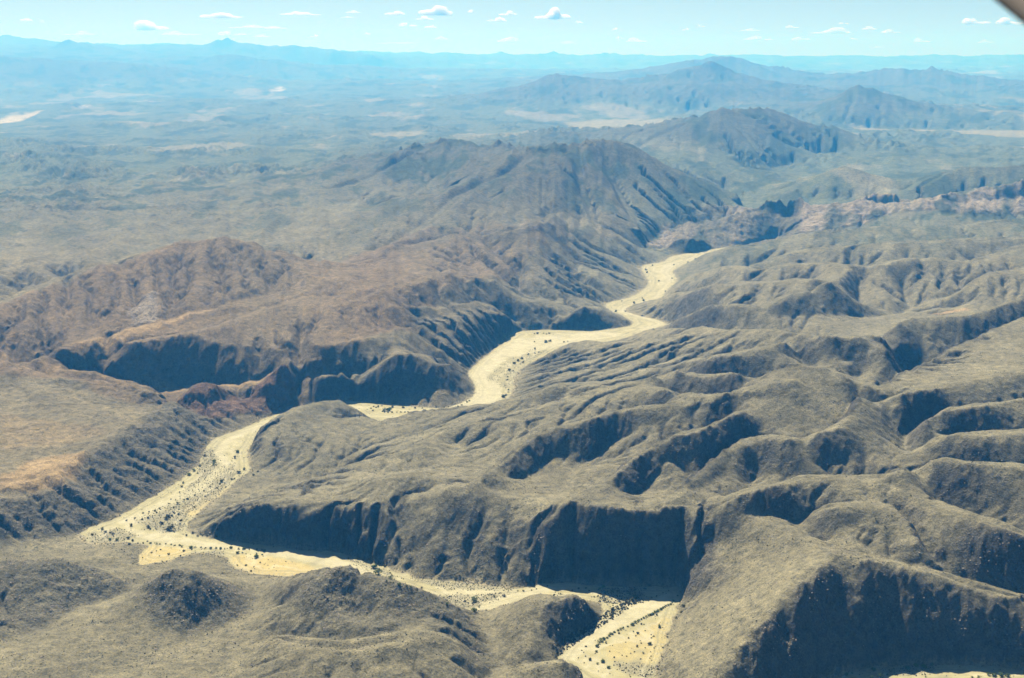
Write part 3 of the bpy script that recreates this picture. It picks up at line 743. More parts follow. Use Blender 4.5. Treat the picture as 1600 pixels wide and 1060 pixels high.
lay(0.45 * ROUGH, (0.150, 0.145, 0.112), 0.3)
lay(0.75 * BLUFF, (0.205, 0.120, 0.082), 0.4)
lay(0.9 * OUTCROP * ss(nB[..., 0], -0.45, 0.15), (0.36, 0.300, 0.215), 0.6)
lay(0.8 * PALE_L * ss(nB[..., 0], -0.1, 0.4), (0.42, 0.36, 0.28))
lay(0.8 * OCHRE, (0.40, 0.29, 0.15))
lay(0.6 * GRASS, (0.36, 0.31, 0.16))
lay(0.85 * FARSAND, (0.46, 0.40, 0.26), 0.3)
mott = ss(fbm(XM, YM, 190.0 * FAR ** 0.6, 4, 0.7, seed=95), -0.02, 0.22) * np.clip((RR - 4800) / 2500, 0, 1) * (1 - GRASS)
lay(0.85 * mott, (0.068, 0.088, 0.055), 0.3)
mott2 = ss(fbm(XM * 0.6, YM * 0.4, 260.0 * FAR ** 0.5, 4, 0.65, seed=97), 0.12, 0.35) * np.clip((RR - 5200) / 2500, 0, 1) * (1 - MTN)
lay(0.65 * mott2, (0.30, 0.27, 0.17), 0.2)
# pale wash floors in the gullies
wash = ss(AR, 4.3, 5.4) * (SLOPE < 0.35) * (RR < 4200) * (SLOPE > 0.05)
lay(0.55 * soft(wash, 1) * (1 - dist), (0.29, 0.25, 0.175))
lay(0.75 * ss(soft(RIV, 12) + 0.5 * nB[..., 0], 0.12, 0.5) * (ZM < 9) * (RR < 7000), (0.31, 0.275, 0.17), 0.25)
SCRUB = np.clip(0.55 + 0.5 * nB[..., 0] - CLIFF, 0, 1) * (RR < 6000) * (1 - OCHRE)

# ------------------------------------------------------------------ terrain: objects
# vertex normals over the whole sheet, so that neighbouring pieces shade without a seam
def grid_object(name, face_mask, mat, attrs, kind='structure'):
    fi, fj = np.nonzero(face_mask)
    if len(fi) == 0: return None
    q = np.stack([fi * NJ + fj, fi * NJ + fj + 1, (fi + 1) * NJ + fj + 1, (fi + 1) * NJ + fj], 1)
    used, inv = np.unique(q.ravel(), return_inverse=True)
    me = bpy.data.meshes.new(name)
    me.vertices.add(len(used)); me.loops.add(q.size); me.polygons.add(len(q))
    co = np.stack([XM.ravel()[used], YM.ravel()[used], ZM.ravel()[used]], 1).astype(np.float32)
    me.vertices.foreach_set('co', co.ravel())
    me.loops.foreach_set('vertex_index', inv.reshape(-1).astype(np.int32))
    me.polygons.foreach_set('loop_start', np.arange(0, q.size, 4, dtype=np.int32))
    me.polygons.foreach_set('loop_total', np.full(len(q), 4, np.int32))
    me.update(calc_edges=True)
    me.polygons.foreach_set('use_smooth', np.ones(len(q), bool))
    for an, arr in attrs.items():
        if arr.ndim == 3:
            a = me.attributes.new(an, 'FLOAT_COLOR', 'POINT')
            c = np.ones((len(used), 4), np.float32); c[:, :3] = arr.reshape(-1, 3)[used]
            a.data.foreach_set('color', c.ravel())
        else:
            a = me.attributes.new(an, 'FLOAT', 'POINT')
            a.data.foreach_set('value', arr.ravel()[used].astype(np.float32))
    nrm = NRM.reshape(-1, 3)[used]
    me.normals_split_custom_set_from_vertices(nrm)
    me.materials.append(mat)
    o = bpy.data.objects.new(name, me); COL.objects.link(o)
    o['kind'] = kind
    return o
P3 = np.stack([XM, YM, ZM], -1)
NRM = np.cross(np.gradient(P3, axis=1), np.gradient(P3, axis=0))
NRM /= np.linalg.norm(NRM, axis=-1, keepdims=True)
NRM = np.where(NRM[..., 2:3] < 0, -NRM, NRM).astype(np.float32)
del P3
FRIV = RIV[:-1, :-1] & RIV[1:, 1:] & RIV[1:, :-1] & RIV[:-1, 1:]
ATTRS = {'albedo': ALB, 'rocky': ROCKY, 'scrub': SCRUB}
# which piece of country each face belongs to
piece = np.zeros(ZM.shape, np.int16)           # 0 = plain
PIECES = [('plain', 'flat scrub country stretching from the hills to the horizon')]
def piece_of(mask, name, label):
    PIECES.append((name, label)); piece[mask] = len(PIECES) - 1
near = RR * np.ones((1, NJ)) < 7400
piece_of(near, 'hills', 'grey brown eroded hills with many spurs right of the river')
piece_of(zone([(-200,1100,20),(-200,880,40),(0,858,8),(110,838,3),(200,862,3),(350,880,3),(500,903,3),(600,912,3),(724,962,3),(790,950,5),(850,938,40),(945,952,5),(870,1030,3),(930,1060,3),(1000,1300,0),(-400,1300,0)], n=0, wob=1) > 0.5, 'foreground_hills', 'low rounded hills in the foreground below the river')
piece_of((LEFT > 0.5) & near, 'tableland', 'brown rocky tableland left of the river')
piece_of(BLUFF > 0.5, 'rock_bluff', 'red rock bluffs at the river below the tableland')
piece_of((OUTCROP > 0.4) & (XM > 600), 'rock_outcrop', 'band of pink boulders and slabs beyond the hills')
def crest_piece(name, label, pts, reach, rise):
    P = np.array([at_r(u, v, r) for u, v, r in pts])
    rp = np.hypot(P[:, 0], P[:, 1]); i0 = int(np.searchsorted(RR[:, 0], max(rp.min() - reach, 4800))); i1 = int(np.searchsorted(RR[:, 0], rp.max() + reach)) + 1
    d2 = np.full(ZM.shape, 1e12, np.float32); xs_, ys_ = XM[i0:i1].astype(np.float32), YM[i0:i1].astype(np.float32)
    for (x0, y0, _), (x1, y1, _) in zip(P[:-1], P[1:]):
        for t in (0, 0.5): d2[i0:i1] = np.minimum(d2[i0:i1], (xs_ - x0 - t * (x1 - x0)) ** 2 + (ys_ - y0 - t * (y1 - y0)) ** 2)
    base = np.interp(RR, [3000, 7000, 12000, 20000, 30000, 45000, 60000, 90000], [60, 110, 130, 160, 250, 420, 600, 850])
    piece_of((d2 < reach ** 2) & (ZM > base + rise), name, label)
crest_piece('mountain_range', 'faint blue line of hills along the right half of the horizon', [(640,85,75000),(900,87,75000),(1200,88,75000),(1500,88,75000),(1600,86,75000)], 9000, 60)
crest_piece('mountain_range', 'far blue range with a jagged triple peak left of centre', [(305,84,55000),(355,60,55000),(425,77,55000),(475,74,55000),(580,86,55000)], 7000, 60)
crest_piece('mountain_range', 'farthest pale blue range at the left edge of the horizon', [(0,58,62000),(92,70,62000),(211,70,68000),(309,80,66000)], 7000, 60)
crest_piece('mountain', 'blue cone standing alone on the left of the horizon', [(82,76,50000),(107,63,50000),(156,71,50000)], 5000, 60)
crest_piece('mountain', 'low blue dome before the far triple peak', [(309,98,42000),(374,86,42000),(441,97,42000)], 4000, 60)
crest_piece('mountain_range', 'broad blue range on the left sloping down to the plain', [(0,90,28000),(85,97,28000),(180,98,28000),(272,117,27000),(340,139,25000)], 3500, 60)
crest_piece('mountain', 'blue mountain with two small points right of the centre distance', [(1349,117,30000),(1383,105,30000),(1430,109,30000),(1457,104,30000),(1505,124,29000)], 2800, 60)
crest_piece('mountain', 'blue flat topped mountain behind the tall rounded one', [(1006,109,33000),(1070,98,33000),(1142,89,33000),(1206,112,32500)], 3200, 60)
crest_piece('mountain', 'rugged low mountain left of the tall rounded one', [(795,143,22800),(836,129,23000),(870,115,23000),(931,124,23000)], 2400, 60)
crest_piece('mountain', 'tall rounded mountain in the middle distance', [(1012,119,23500),(1060,110,23500),(1111,96,23500),(1142,110,23500),(1180,128,23000)], 2400, 60)
crest_piece('mountain', 'pyramid shaped mountain rising alone from the right plain', [(1250,178,17500),(1305,153,18000),(1342,132,18000),(1400,155,17900),(1451,178,17500)], 1900, 50)
crest_piece('mountain', 'dark double peaked mountain behind the near massif', [(1010,225,10500),(1060,204,11000),(1130,167,11500),(1196,169,12000),(1250,190,12200)], 1500, 60)
crest_piece('mountain', 'low brown peak left of the near massif', [(600,270,7800),(662,237,8300),(720,220,8600),(760,235,8500)], 900, 110)
crest_piece('mountain', 'large brown massif above the river bend', [(712,312,6300),(762,287,6600),(812,260,6800),(865,243,7000),(942,218,7250),(1000,232,7250),(1070,270,7250)], 950, 120)
FPIECE = piece[:-1, :-1]
for pid, (pname, plabel) in enumerate(PIECES):
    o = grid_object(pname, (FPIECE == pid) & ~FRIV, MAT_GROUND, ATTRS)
    if o: tag(o, plabel)

# --- river bed: bright channels, gravel bars, yellow sand
def flat(*pts, n=3, wob=6.0, seed=0): return zone([(u, v, 0.0) for u, v in pts], n=n, wob=wob, seed=seed)
CHAN = np.maximum.reduce([
    flat((1048,925),(1064,934),(1040,948),(1000,967),(935,1000),(900,1031),(872,1033),(905,992),(955,962),(1005,940), seed=101),
    flat((735,955),(762,956),(800,940),(850,926),(915,921),(905,911),(850,913),(800,927),(750,944), seed=102),
    flat((660,925),(720,921),(800,921),(805,925),(740,929),(690,931), seed=103),
    flat((416,657),(380,673),(345,690),(335,705),(347,724),(300,762),(230,797),(182,816),(195,822),(250,800),(315,770),(362,725),(350,705),(365,688),(415,666), seed=104),
    flat((185,822),(230,832),(300,842),(400,855),(500,866),(560,880),(620,905),(600,908),(530,890),(480,878),(400,862),(300,853),(230,845), seed=105),
    flat((737,622),(745,605),(735,585),(760,560),(800,530),(930,518),(980,523),(930,531),(870,542),(790,560),(760,590),(790,618),(775,632),(690,645),(600,664),(690,640), seed=106),
    flat((997,512),(1030,505),(1000,496),(960,486),(985,476),(1020,466),(1040,440),(1030,425),(1045,412),(1130,389),(1100,398),(1060,410),(1045,425),(1052,438),(1030,465),(985,480),(1005,492),(1040,506),(1005,520), seed=107)])
GRAV = np.maximum.reduce([
    flat((935,942),(1003,942),(1006,924),(985,917),(955,920),(935,930), seed=111),
    flat((660,928),(740,929),(800,925),(780,936),(745,949),(715,952), seed=112),
    flat((300,760),(340,735),(372,738),(340,775),(300,800),(285,790), seed=131),
    flat((135,835),(180,825),(215,835),(190,848),(145,850), seed=132),
    flat((205,815),(245,795),(285,775),(300,790),(285,829),(255,832), seed=113),
    flat((318,705),(334,700),(345,728),(365,720),(372,735),(330,765),(290,775),(270,785),(310,745), seed=114),
    flat((755,590),(800,560),(835,545),(862,548),(836,560),(806,590),(800,612),(785,605), seed=115) * 0.45,
    flat((545,870),(600,890),(625,905),(600,906),(550,885), seed=116),
    flat((300,864),(350,860),(352,868),(330,890),(250,896),(230,885),(300,868), seed=117),
    flat((640,903),(720,909),(810,918),(800,923),(700,921), seed=118),
    flat((1366,1043),(1400,1040),(1470,1038),(1460,1050),(1420,1058),(1390,1055), seed=119),
    flat((960,1035),(1030,1038),(1020,1060),(975,1055), seed=120)])
YEL = np.maximum.reduce([flat((360,868),(400,866),(470,880),(503,893),(496,901),(408,901),(365,888), seed=121), flat((215,868),(235,852),(300,858),(290,868),(211,888), seed=122), flat((285,790),(330,770),(360,762),(320,800),(290,810), seed=123), flat((945,1010),(1000,985),(1050,960),(1040,1026),(1010,1040),(950,1030), seed=124)*0.6])
SAND_ALB = C3((0.43, 0.395, 0.215)) * (1 + 0.10 * nB + 0.08 * nA)
def lay_s(w, c, var=0.05):
    global SAND_ALB
    w = np.clip(w, 0, 1)[..., None]; SAND_ALB = SAND_ALB * (1 - w) + w * C3(c) * (1 + var * nB)
lay_s(YEL, (0.52, 0.43, 0.19)); lay_s(0.75 * GRAV, (0.30, 0.28, 0.19), 0.2); lay_s(CHAN, (0.50, 0.465, 0.29))
kk_ = int(np.searchsorted(RR[:, 0], 6900.0)); DB = np.zeros(ZM.shape, np.float32); DB[:kk_] = blur(RIV[:kk_].astype(np.float32), 60)
bw = DB * 9.0 + 0.9 * fbm(XM, YM, 90.0, 3, 0.6, seed=141)
braid = np.abs((bw * 1.7) % 2.0 - 1.0)
lay_s(0.8 * ss(braid, 0.55, 0.95) * (1 - 0.55 * CHAN), (0.315, 0.295, 0.185), 0.25)
lay_s(0.6 * ss(1 - braid, 0.72, 1.0), (0.57, 0.53, 0.35), 0.05)
gedge = np.clip(1 - soft(RIV, 7), 0, 1) * (1 - CHAN)
lay_s(0.9 * ss(gedge + 0.45 * nB[..., 0], 0.10, 0.55), (0.27, 0.245, 0.155), 0.2)
riverbed = grid_object('riverbed', FRIV, MAT_SAND, {'albedo': SAND_ALB, 'rocky': np.clip(GRAV + 0.6 * gedge, 0, 1)})
tag(riverbed, 'dry river bed of pale yellow sand winding between the hills')
print('terrain built', round(time.time() - T0, 1), 'faces', NI * NJ)
# ------------------------------------------------------------------ plants on the river bed
def height_at(x, y):
    r = math.hypot(x, y); a = math.atan2(x, y) + TH
    i = np.searchsorted(rows, math.log(r / R0)) - 1; j = int(a / HT)
    i = min(max(i, 0), NI - 2); j = min(max(j, 0), NJ - 2)
    t = (math.log(r / R0) - rows[i]) / (rows[i + 1] - rows[i]); s_ = a / HT - j
    return float((ZM[i, j] * (1 - s_) + ZM[i, j + 1] * s_) * (1 - t) + (ZM[i + 1, j] * (1 - s_) + ZM[i + 1, j + 1] * s_) * t)
def ground_hit(u, v):
    dx = u - 800.0; up = 530.0 - v
    dy = FPX * CP + up * SP; dz = -FPX * SP + up * CP
    hl = math.hypot(dx, dy)
    j = min(max(int((math.atan2(dx, dy) + TH) / HT), 0), NJ - 1)
    hit = np.nonzero(ZM[:, j] >= CAM_H + dz / hl * RR[:, 0])[0]
    if len(hit) == 0: return None
    i = hit[0]; r1 = float(RR[i, 0]); r0 = float(RR[max(i - 1, 0), 0])
    f0 = ZM[max(i - 1, 0), j] - (CAM_H + dz / hl * r0); f1 = ZM[i, j] - (CAM_H + dz / hl * r1)
    r = r0 + (r1 - r0) * (-f0) / max(f1 - f0, 1e-6)
    x, y = dx / hl * r, dy / hl * r
    return x, y, height_at(x, y), math.sqrt(r * r + CAM_H ** 2)

def leaf_material(name, cols):
    k = NT(name)
    oi = k.n('ShaderNodeObjectInfo').outputs['Random']
    pos = k.n('ShaderNodeNewGeometry').outputs['Position']
    nz = k.noise(pos, 0.9, 2, 0.6)
    c = k.ramp(oi, [(i / (len(cols) - 1), c_) for i, c_ in enumerate(cols)])
    c = k.mix(1.0, c, k.ramp(nz, [(0.3, (0.7, 0.7, 0.7)), (0.7, (1.3, 1.3, 1.2))]), 'MULTIPLY')
    d = k.n('ShaderNodeBsdfDiffuse'); t = k.n('ShaderNodeBsdfTranslucent'); mx = k.n('ShaderNodeMixShader', in_0=0.5)
    k.l(c, d.inputs['Color']); k.l(c, t.inputs['Color'])
    k.l(d.outputs[0], mx.inputs[1]); k.l(t.outputs[0], mx.inputs[2]); k.l(mx.outputs[0], k.out.inputs['Surface'])
    return k.m
LEAF = {'green': leaf_material('leaf_green', [(0.110, 0.165, 0.036), (0.160, 0.200, 0.050), (0.130, 0.160, 0.040)]),
        'olive': leaf_material('leaf_olive', [(0.120, 0.118, 0.046), (0.090, 0.098, 0.040), (0.140, 0.128, 0.058)]),
        'dark': leaf_material('leaf_dark', [(0.062, 0.078, 0.030), (0.088, 0.092, 0.042), (0.075, 0.074, 0.050)]),
        'grey': leaf_material('leaf_grey', [(0.120, 0.120, 0.085), (0.090, 0.095, 0.070), (0.140, 0.130, 0.100)])}
kb = NT('bark'); _b = kb.n('ShaderNodeBsdfPrincipled', in_Roughness=0.9); _p = kb.n('ShaderNodeNewGeometry').outputs['Position']
kb.l(kb.ramp(kb.noise(_p, 4.0, 3), [(0.3, (0.10, 0.075, 0.05)), (0.7, (0.19, 0.15, 0.11))]), _b.inputs['Base Color']); kb.l(_b.outputs[0], kb.out.inputs['Surface'])
BARK = kb.m

def crown_mesh(name, seed, flatness, lobes, leaves):
    """unit crown (about 1 wide): leaf sprays scattered through several uneven lobes"""
    r_ = np.random.default_rng(seed)
    V, F = [], []
    for k in range(lobes):
        a = r_.uniform(0, 2 * math.pi); rad = r_.uniform(0.05, 0.30)
        c = np.array([rad * math.cos(a), rad * math.sin(a), 0.19 + r_.uniform(-0.08, 0.24) * flatness * 1.4])
        R = np.array([1, 1, flatness]) * r_.uniform(0.14, 0.27)
        for q in range(leaves):
            d = r_.normal(size=3); d /= np.linalg.norm(d)
            p = c + R * d * r_.uniform(0.55, 1.08) ** 0.6
            p[2] = max(p[2], 0.02)
            d = d + np.array([0, 0, 0.9]); d /= np.linalg.norm(d)
            t1 = np.cross(d, r_.normal(size=3)); t1 /= np.linalg.norm(t1); t2 = np.cross(d, t1)
            t2 = t2 + 0.35 * d * r_.normal()
            s1, s2 = r_.uniform(0.05, 0.10, 2)
            b = len(V)
            V += [p - t1 * s1, p + t2 * s2 * 0.6, p + t1 * s1, p - t2 * s2]
            F.append((b, b + 1, b + 2, b + 3))
    me = bpy.data.meshes.new(name); me.from_pydata([tuple(v) for v in V], [], F)
    return me
def trunk_mesh(name, seed):
    r_ = np.random.default_rng(seed); V, F = [], []
    def limb(p0, p1, w0, w1):
        p0, p1 = np.array(p0), np.array(p1); b = len(V)
        for p, w in ((p0, w0), (p1, w1)):
            for q in range(5):
                a = q * 2 * math.pi / 5; V.append((p[0] + w * math.cos(a), p[1] + w * math.sin(a), p[2]))
        for q in range(5): F.append((b + q, b + (q + 1) % 5, b + 5 + (q + 1) % 5, b + 5 + q))
    limb((0, 0, -0.06), (0.01, 0.0, 0.10), 0.032, 0.024)
    for k in range(5):
        a = k * 2 * math.pi / 5 + r_.uniform(-0.4, 0.4); rr_ = r_.uniform(0.12, 0.26)
        limb((0.01, 0, 0.08), (rr_ * math.cos(a), rr_ * math.sin(a), r_.uniform(0.16, 0.30)), 0.018, 0.008)
    me = bpy.data.meshes.new(name); me.from_pydata(V, [], F); me.materials.append(BARK)
    return me
TRUNKS = [trunk_mesh('trunk', s_) for s_ in (1, 2, 3)]
CROWNS = {}
for ci, cn in enumerate(LEAF):
    CROWNS[cn] = []
    for q in range(4):
        me = crown_mesh('crown', 10 * ci + q, (0.75, 0.6, 0.9, 0.55)[q], (7, 9, 6, 10)[q], 17)
        me.materials.append(LEAF[cn]); CROWNS[cn].append(me)

CL = []     # (u, v, px across, colour, cluster)
def cluster(name, ox, oy, k, pts, colour):
    for p in pts:
        CL.append((ox + p[0] / k, oy + p[1] / k, (p[2] if len(p) > 2 else 14) / k, p[3] if len(p) > 3 else colour, name))
cluster('the hedge line by the nearest channel', 860, 900, 6.625, [(1270,255,28),(1245,290,30),(1195,305,32),(1165,325,34),(1120,355,40),(1055,390,36),(1020,405,30),(965,430,36),(915,455,34),(845,500,40),(750,535,34),(700,560,30),(625,595,40),(590,635,36),(520,665,46),(485,720,44),(1258,272,24),(1220,298,26),(1180,318,28),(1142,340,34),(1088,372,34),(1038,398,30),(992,418,30),(940,444,32),(880,478,34),(798,518,30),(725,548,28),(662,578,32),(608,615,34),(555,650,36),(503,692,38),(1105,365,30),(905,468,28),(640,600,28),(540,680,32)], 'green')
cluster('the sand below the nearest hedge', 860, 900, 6.625, [(1130,520,46,'green'),(1100,400,28),(1360,375,34),(1300,435,38),(1380,310,36),(940,495,24),(905,590,28),(860,575,22),(710,590,26),(575,690,24),(810,640,20),(885,620,20),(1070,620,22),(1045,640,18),(1030,700,40),(895,725,28),(940,695,16),(960,795,28,'green'),(980,745,16),(1075,745,20),(1165,740,20),(615,780,20),(870,785,16),(830,800,14),(660,840,24),(740,820,16),(790,830,14),(935,860,18),(665,885,16),(1030,850,12),(1210,630,22),(780,685,12),(645,720,12)], 'olive')
cluster('the lower end of the nearest channel', 860, 900, 6.625, [(370,725,34,'dark'),(480,780,30,'green'),(415,860,40,'dark'),(540,875,56,'green'),(490,905,34,'green'),(600,940,44,'green'),(345,790,20),(365,830,16),(325,770,14),(1110,960,30,'green'),(1105,935,24),(290,847,14),(350,900,14)], 'olive')
cluster('the scrub under the great cliff', 860, 900, 6.625, [(640,345,44),(700,335,40),(760,320,36),(640,410,30),(880,210,60),(850,240,50),(980,130,40),(820,180,34),(780,250,30),(560,470,30,'grey'),(500,430,34,'grey'),(440,450,34,'grey'),(350,520,36,'grey'),(260,560,34,'grey'),(180,620,34,'grey'),(90,680,34,'grey')], 'olive')
cluster('the sand under the great cliff', 860, 900, 6.625, [(40,190,18),(105,185,22),(225,150,36,'grey'),(290,130,30),(370,125,28),(400,150,18),(545,110,50,'green'),(510,130,40,'green'),(570,165,24),(640,160,22),(690,155,26),(455,215,22),(490,210,18),(540,225,18),(570,235,16),(1165,175,16),(1195,180,14),(1225,150,14),(1015,258,14),(1095,215,18),(1315,205,20),(1050,225,14)], 'olive')
cluster('the upper left sand reach', 120, 660, 5.3, [(930,430,36,'green'),(970,395,30,'green'),(1060,275,26),(1070,165,26),(1060,250,16),(1020,360,26),(1140,320,40,'green'),(1135,345,36,'green'),(1330,240,36,'green'),(1310,290,30),(1345,415,30),(1385,385,30),(1200,485,36),(1185,510,20),(1235,535,18),(1105,530,24),(1160,540,16),(1055,565,20),(1135,577,14),(1065,612,20),(1500,405,20),(1465,435,24),(1280,470,22),(1305,465,18),(1000,420,18),(1060,405,18),(870,530,24),(880,500,22)], 'olive')
cluster('the gravel bar at left', 120, 660, 5.3, [(980,603,22),(920,630,26),(890,640,18),(850,577,16),(780,635,16),(765,672,14),(835,670,28),(800,705,24),(845,720,18),(805,745,26),(845,760,22),(790,770,24),(755,775,44,'grey'),(745,795,40,'grey'),(700,833,36,'grey'),(785,880,54,'grey'),(755,885,40,'grey'),(590,865,34,'grey'),(605,880,28,'grey'),(455,850,32,'dark'),(415,810,22),(480,790,24),(550,750,18),(600,740,16),(645,730,26),(660,745,22),(685,710,18),(540,800,20),(590,790,24),(860,810,24),(855,840,20),(975,700,14)], 'dark')
cluster('the sand at the left bend', 120, 660, 5.3, [(275,965,34,'green'),(335,970,26,'green'),(425,955,36,'dark'),(465,975,28,'dark'),(435,1005,26),(210,880,30),(280,910,26),(300,925,24),(130,930,20),(90,960,12),(70,975,12),(260,1010,14),(505,998,14),(550,1000,18),(240,905,22),(370,1050,12)], 'olive')
cluster('the foot of the left wall', 120, 660, 5.3, [(910,935,22),(960,915,26),(1000,940,24),(1040,935,24),(1080,940,22)], 'grey')
cluster('the green strip at the left bend', 120, 820, 5.3, [(x + random.uniform(-14, 14), y + random.uniform(-5, 5), random.choice((14, 18, 24, 30, 36))) for x, y in ((590,140),(625,148),(660,152),(700,160),(745,157),(775,165),(810,168),(850,170),(885,175),(945,183),(985,183),(1040,185),(1070,190),(1110,190),(1150,192),(1190,190),(1230,195),(1290,190),(1330,195),(1380,198),(1430,200),(1480,203),(1530,208),(1560,215))], 'green')
cluster('the yellow sand patches at left', 120, 820, 5.3, [(545,272,12),(465,322,14),(620,230,16),(660,215,16),(695,205,14),(760,240,26),(860,255,14),(885,215,22),(955,205,14),(1330,230,28,'green'),(1370,232,16),(1485,262,38,'green'),(1490,238,16),(1535,247,14),(1520,312,16),(1400,332,24),(1330,335,16),(1445,382,20),(1250,300,12)], 'olive')
cluster('the bank above the foreground hill', 560, 840, 5.3, [(135,240,46,'green'),(165,292,54,'green'),(220,237,22),(265,330,38,'green'),(262,292,16),(235,355,24,'green'),(335,380,36,'green'),(430,405,34,'green'),(290,372,18),(400,395,24),(485,420,18,'grey'),(525,415,24,'grey'),(172,258,16)], 'olive')
cluster('the gravel below the long wall', 560, 840, 5.3, [(965,512,56,'green'),(885,525,30),(910,540,24),(755,487,14),(1125,490,22),(1205,480,28,'grey'),(1135,463,16),(1100,472,14),(1060,500,16),(960,595,50,'green'),(1000,575,14),(1060,600,16),(1320,440,14),(1365,440,18),(1505,370,36,'grey'),(1565,400,14),(735,545,24,'green'),(1435,435,12),(1475,425,12)], 'olive')
cluster('the sand under the right cliff', 1300, 860, 5.3, [(345,985,38),(120,1030,32),(165,1015,26),(400,1040,52),(330,1050,40),(455,1030,26),(620,970,42),(695,955,34),(760,960,58),(825,945,38),(775,1045,18,'dark'),(1300,1025,36),(1340,1030,42),(1400,1035,48),(1450,1035,42),(1215,1050,32),(1160,1050,24)], 'green')
cluster('the wide middle sand reach', 700, 480, 4.417, [(675,235,34),(705,230,28),(598,285,24),(620,180,22),(598,183,14),(698,180,18),(660,180,10),(680,185,10),(597,238,14),(555,325,20),(600,318,14),(625,310,14),(512,350,26),(518,378,24),(485,367,22),(455,385,26),(500,392,10),(425,430,30),(450,440,12),(488,457,14),(413,480,12),(410,500,12),(395,540,10),(418,570,16),(418,585,12),(385,615,32),(400,605,20),(802,240,14),(825,235,10),(945,160,10)], 'dark')
cluster('the far bend of the river', 700, 480, 4.417, [(1157,25,24),(1338,60,12),(1225,30,10)], 'dark')
cluster('the farthest sand reach', 530, 350, 2.944, [(1410,210,13),(1415,222,12),(1440,190,9),(1540,187,11),(1470,262,12),(1530,250,9),(1500,310,9),(1490,335,9),(1300,355,9),(1355,362,17),(1400,350,15),(1395,340,10),(1395,422,9),(1603,180,10),(1640,165,10)], 'dark')
cluster('the spit with a tree row', 380, 560, 4.0, [(800,310,16),(815,300,14),(830,305,14),(845,300,16),(865,295,14),(810,325,14),(935,300,26),(905,320,30,'green'),(880,322,24,'green'),(920,312,22,'green'),(1000,305,22),(1075,308,20),(870,330,12),(885,335,12),(905,337,12),(930,335,14),(960,335,12),(985,335,12),(1010,335,12),(1030,335,12),(1120,310,12)], 'dark')
cluster('the bank under the tableland', 380, 560, 4.0, [(1205,300,12),(1255,305,12),(1285,300,12),(1345,300,12),(1365,292,14),(1400,272,12),(1415,265,14),(690,260,12)], 'dark')

PLANTED = []
for (u, v, px, colour, cname) in CL:
    g = ground_hit(u, v + px * 0.28)
    if g is None: continue
    x, y, zg, dist_ = g
    PLANTED.append((px, px * dist_ / FPX, x, y, zg, colour, cname, u))
order = sorted(range(len(PLANTED)), key=lambda q: -PLANTED[q][0])
chosen = set(order[:300])
WORDS = {'green': 'bright green', 'olive': 'olive', 'dark': 'dark', 'grey': 'grey green'}
biggest = {}
for q in order:
    biggest.setdefault((PLANTED[q][6]), q)
protos = {}
ORD = ['first','second','third','fourth','fifth','sixth','seventh','eighth','ninth','tenth','eleventh','twelfth','thirteenth','fourteenth','fifteenth','sixteenth','seventeenth','eighteenth','nineteenth','twentieth']
def ordinal(n):
    if n < 20: return ORD[n]
    t, u_ = divmod(n + 1, 10)
    tens = {2: 'twenty', 3: 'thirty', 4: 'forty'}[t]
    return ({2: 'twentieth', 3: 'thirtieth', 4: 'fortieth'}[t]) if u_ == 0 else tens + '-' + ORD[u_ - 1]
alike = {}
for q in sorted(chosen, key=lambda q: PLANTED[q][7]):
    alike.setdefault((PLANTED[q][5], PLANTED[q][6], PLANTED[q][1] > 7.0), []).append(q)
for q, (px, wm, x, y, zg, colour, cname, _u) in enumerate(PLANTED):
    if q not in chosen: continue
    tree = wm > 7.0
    name = 'tree' if tree else 'shrub'
    root = bpy.data.objects.new(name, None); COL.objects.link(root)
    root.empty_display_size = 0.2
    root.location = (x, y, zg - 0.1); root.rotation_euler = (0, 0, random.uniform(0, 6.28))
    s_ = wm * random.uniform(1.05, 1.45); root.scale = (s_ * random.uniform(0.9, 1.15), s_ * random.uniform(0.85, 1.1), s_ * random.uniform(0.85, 1.15))
    t_ = bpy.data.objects.new('trunk', TRUNKS[q % 3]); COL.objects.link(t_); t_.parent = root
    c_ = bpy.data.objects.new('crown', CROWNS[colour][q % 4]); COL.objects.link(c_); c_.parent = root
    kindw = 'tree' if tree else 'shrub'
    row_ = alike[(colour, cname, tree)]
    if len(row_) == 1: lab = 'only %s %s on %s' % (WORDS[colour], kindw, cname)
    else: lab = '%s %s %s from the left on %s' % (ordinal(row_.index(q)), WORDS[colour], kindw, cname)
    tag(root, lab, kindw, 'plants on ' + cname)

# low scrub that nobody could count: one mesh
def scrub_mass(name, label, spots, colour, seed):
    r_ = np.random.default_rng(seed); n_, kq = len(spots), 7
    W_ = np.array([q[2] for q in spots])[:, None, None]
    B_ = np.array([(x, y, height_at(x, y)) for x, y, _ in spots])[:, None, :]
    d = r_.normal(size=(n_, kq, 3)); d[..., 2] = np.abs(d[..., 2]); d /= np.linalg.norm(d, axis=-1, keepdims=True)
    p = B_ + d * W_ * np.array([0.45, 0.45, 0.5])
    t1 = np.cross(d, r_.normal(size=(n_, kq, 3))); t1 /= np.linalg.norm(t1, axis=-1, keepdims=True); t2 = np.cross(d, t1)
    s1 = W_ * r_.uniform(0.28, 0.5, (n_, kq, 1))
    V = np.stack([p - t1 * s1, p + t2 * s1, p + t1 * s1, p - t2 * s1], 2).reshape(-1, 3); F = np.arange(len(V)).reshape(-1, 4).tolist()
    me = bpy.data.meshes.new(name); me.from_pydata(V, [], F); me.materials.append(LEAF[colour])
    o = bpy.data.objects.new(name, me); COL.objects.link(o)
    tag(o, label, 'scrub', kind='stuff'); return o
cand_i, cand_j = np.nonzero((soft(RIV, 5) > 0.02) & (RR < 5200) & (RR > 1700))
